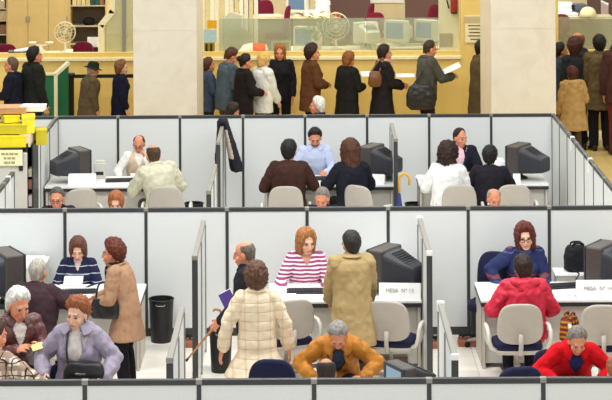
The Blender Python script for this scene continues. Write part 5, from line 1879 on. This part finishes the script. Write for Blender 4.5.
# the group by the second pillar
q('man in a slate blue jacket right beside the second pillar', 561, 42, -75, Y=33.4, skin=SKD, hair=('short', '15110f', .022), arms=a_fr, up=dict(name='jacket', m=cloth('33404f'), t=.032, hem=.2), legs=dict(m=dkt))
q('person with thick brown hair and a black jacket in the middle of the crowd', 575, 37, 20, Y=32.95, hy=-40, sex='f', skin=SKR, hair=('full', '42201a', .036), arms={1: dict(t=(.12, .28, 1.24)), -1: dict(t=(-.2, .1, .84))}, up=dict(name='jacket', m=cloth('24262a'), t=.034, hem=.22), legs=dict(m=cloth('18181c')))
q('balding man just visible over the brown hair in the crowd', 577, 31, 60, Y=33.65, skin='c9834f', hair=('bald', '7a4a2a'), arms=a_dn, up=dict(name='jacket', m=cloth('2c2a2c'), t=.03, hem=.2), legs=dict(m=dkt))
q('short person in a sand coloured hooded coat seen from behind', 572, 66, 14, Y=32.1, skin=SKR, sex='f', hair=('full', '4a2219', .028), fat=1.12, arms={1: dict(t=(.2, .22, .96)), -1: dict(t=(-.22, .16, .84))}, up=dict(name='coat', m=cloth('b8955e'), t=.050, hem=.38, flare=.05, hood=True, wr=.012), legs=dict(m=cloth('5b4734')))
q('tall man in a long olive brown coat with his back to us', 599, 34, 4, Y=32.9, skin=SKR, hair=('short', '16120f', .022), fat=1.16, arms=a_dn, up=dict(name='coat', m=cloth('5c4e33'), t=.040, hem=.30, flare=.04, collar=(.01, .01), wr=.012), legs=dict(m=cloth('1c1a1e'), t=.02))
q('dark haired person at the picture edge beyond the olive brown coat', 615, 44, 20, Y=33.5, skin=SKR, hair=('full', '2a1a14'), arms=a_dn, up=dict(name='jacket', m=cloth('3a2a26'), t=.03, hem=.2), legs=dict(m=dkt))
q('person in maroon trousers at the picture edge on the public floor', 620, 30, 0, Y=32.4, skin=SKR, hair=('full', '2a1a14'), arms=a_dn, up=dict(name='jacket', m=cloth('4a2f2a'), t=.03, hem=.2), legs=dict(m=cloth('6a2f2c'), shoe='3a1a18'))
# clerks beyond the glass
person('standing clerk in a navy top and khaki skirt beyond the glass', 247, -22, 46.6, 176, False, PZ, 2, sex='f', skin=SKR, hair=('bob', '4a3020'), near=False, arms={1: dict(t=(.30, .10, 1.0)), -1: dict(t=(-.26, .2, .96))}, up=dict(name='jumper', m=cloth('1d2340'), t=.026, hem=.10), legs=dict(m=cloth('8c7444'), skirt=.42))
person('orange haired clerk seated before the taupe screen beyond the glass', 335, 12, 46.4, 150, True, PZ, 6, sex='f', skin=SKR, kfix=1.0, hair=('full', 'a8561f', .03), near=False, arms={1: (.2, .4, .74), -1: (-.2, .4, .74)}, up=dict(name='jumper', m=cloth('8a6a4a'), t=.026), legs=dict(m=dkt))

# ------------------------------------------------------------------ things people carry
# black bag on the lilac coat's lap, with its strap
lp = spot(LIL, (-.11, .24, .61))
e = empty('handbag', lp, LIL['face'], 'black handbag on the lap of the woman in the lilac coat', 'bag')
g = remesh(MB().loft([[V((math.copysign(abs(math.cos(a)) ** .6, math.cos(a)) * .20 * s_, math.copysign(abs(math.sin(a)) ** .6, math.sin(a)) * .075 * s_, z)) for a in [2 * PI * j / 24 for j in range(24)]] for z, s_ in ((0, .88), (.04, 1), (.13, 1.0), (.20, .84), (.22, .7))]), .009, 2)
wrinkle(g, .006, 12)
obj('bag_body', g, leather('1b1a1e'), e)
MB().box((.02, .078, .13), (.10, .012, .016)).build('clasp', M['steel'], e, bevel=.003)
MB().tube(smoothpts([(.15, .0, .18), (.17, -.01, .30), (.175, -.05, .40), (.175, -.12, .48), (.17, -.22, .52)]), .010, 8).build('strap', leather('1b1a1e'), e, smooth=True)
# the tan coat's black bag under the arm
lp = spot(TAN, (-.20, .18, .88))
e = empty('handbag', lp, TAN['face'], 'dark handbag held under the arm of the woman in the tan coat', 'bag')
g = remesh(MB().loft([[V((math.copysign(abs(math.cos(a)) ** .6, math.cos(a)) * .06 * s_, math.copysign(abs(math.sin(a)) ** .6, math.sin(a)) * .15 * s_, z)) for a in [2 * PI * j / 24 for j in range(24)]] for z, s_ in ((0, .9), (.04, 1), (.12, 1.0), (.20, .8))]), .009, 2)
obj('bag_body', g, leather('1d1a1e'), e)
MB().tube(smoothpts([(0, -.10, .17), (0, -.06, .34), (0, .06, .34), (0, .10, .17)]), .010, 8).build('strap', leather('1d1a1e'), e, smooth=True)
# cane and purple folder of the quilted coat
S_, E_, W_, a_ = BM['A'][-1]
hw_ = spot(BM, W_ + (W_ - E_).normalized() * .07)
tip = at(186, 361, 19.7)
top_ = hw_ + (hw_ - tip).normalized() * .10
ln = (tip - top_).length
o = MB().tube([(0, 0, 0), (0, 0, ln * .5), (0, 0, ln)], [.013, .011, .009], 10).build('cane_shaft', M['wood'], None, smooth=True)
e = empty('walking_cane', top_, 0, 'brown walking cane held slanting by the balding man in black', 'cane')
e.rotation_mode = 'QUATERNION'
e.rotation_quaternion = (tip - top_).to_track_quat('Z', 'Y')
o.parent = e
MB().tube([(0, 0, 0), (0, .02, -.035), (0, .06, -.045), (0, .10, -.03), (0, .11, .0)], .013, 10).build('crook', M['wood'], e, smooth=True)
MB().lathe([(.001, ln), (.013, ln), (.013, ln - .03), (.010, ln - .03)]).build('rubber_tip', M['rubber'], e, smooth=True)
pf = at(228, 300, hw_.y - .04)
e = empty('folder', pf, 0, 'small purple folder held beside the quilted coat above the cane', 'folder')
R_ = Ry(rad(-28)) @ Rx(rad(-15))
MB().box((0, 0, 0), (.13, .018, .17), R_).build('folder_cover', mat('purple card', '4b3580', .6), e, bevel=.004)
MB().box(R_ @ V((.01, .0, .006)), (.12, .010, .17), R_).build('folder_sheet', M['paper'], e)
# papers in hands
def held(px, py, Y, wd, dp, R, label):
    o = MB().box((0, 0, 0), (wd, dp, .004), R).box((.006, .01, .005), (wd, dp, .003), R).build('paper', M['paper'])
    o.location = at(px, py, Y)
    return tag(o, label, 'paper', 'papers held in the queue')
held(366, 74, 32.75, .16, .12, Rz(.3) @ Rx(.5), 'white slip held by the person in the long black coat')
held(405, 75.5, 32.9, .30, .20, Rx(rad(8)), 'white sheet held out by the woman in the knee length black coat')
held(450, 69, 32.9, .34, .24, Ry(rad(-24)) @ Rx(rad(12)), 'papers read by the man with the black shoulder bag')
held(37, 347, 18.62, .10, .07, Rx(.6) @ Rz(.4), 'yellow slip in the hand of the man in the brown leather jacket')
PEND[-1].data.materials[0] = mat('yellow slip', 'e3cf8a', .7)
held(73, 281, 21.58, .20, .14, Rx(rad(28)), 'pale leaflet held by the woman in the striped navy jumper')
PEND[-1].data.materials[0] = mat('pink printed leaflet', 'd9cfd6', .7, 0, .15, 30)
e = tag(MB().box((0, 0, 0), (.03, .02, .13), Ry(.2)).build('phone', M['black'], bevel=.005), 'black phone by the face of the beige waistcoat man', 'phone')
e.location = at(150, 153, 28.3)
# shoulder bags in the queue
def shoulder(px, py, Y, wd, dp, hh, m, label, strap_to, rz=0):
    p = at(px, py, Y)
    e = empty('shoulder_bag', p, rad(rz), label, 'bag', 'shoulder bags in the queue')
    g = remesh(MB().loft([[V((math.copysign(abs(math.cos(a)) ** .6, math.cos(a)) * wd / 2 * s_, math.copysign(abs(math.sin(a)) ** .6, math.sin(a)) * dp / 2 * s_, z * hh - hh / 2)) for a in [2 * PI * j / 24 for j in range(24)]] for z, s_ in ((0, .7), (.15, 1), (.6, 1.0), (.9, .8), (1, .6))]), .014, 2)
    wrinkle(g, .012, 8)
    obj('bag_body', g, m, e)
    d = strap_to - p
    d = Rz(-rad(rz)) @ d
    MB().tube(smoothpts([(-wd * .3, 0, hh * .4), d * .5 + V((-.04, 0, .08)), d, d * .55 + V((.05, 0, .06)), (wd * .3, 0, hh * .4)]), .014, 8).build('strap', m, e, smooth=True)
shoulder(421, 97, 32.68, .48, .16, .42, leather('1c1a1a'), 'big black shoulder bag on the man in the grey jacket', at(427, 57, 32.85))
shoulder(375, 79, 32.75, .22, .14, .26, leather('6d4120'), 'brown bag on the back of the woman in the knee length black coat', at(383, 58, 32.85))

for o in PEND:
    if o.name not in sc.collection.objects:
        sc.collection.objects.link(o)
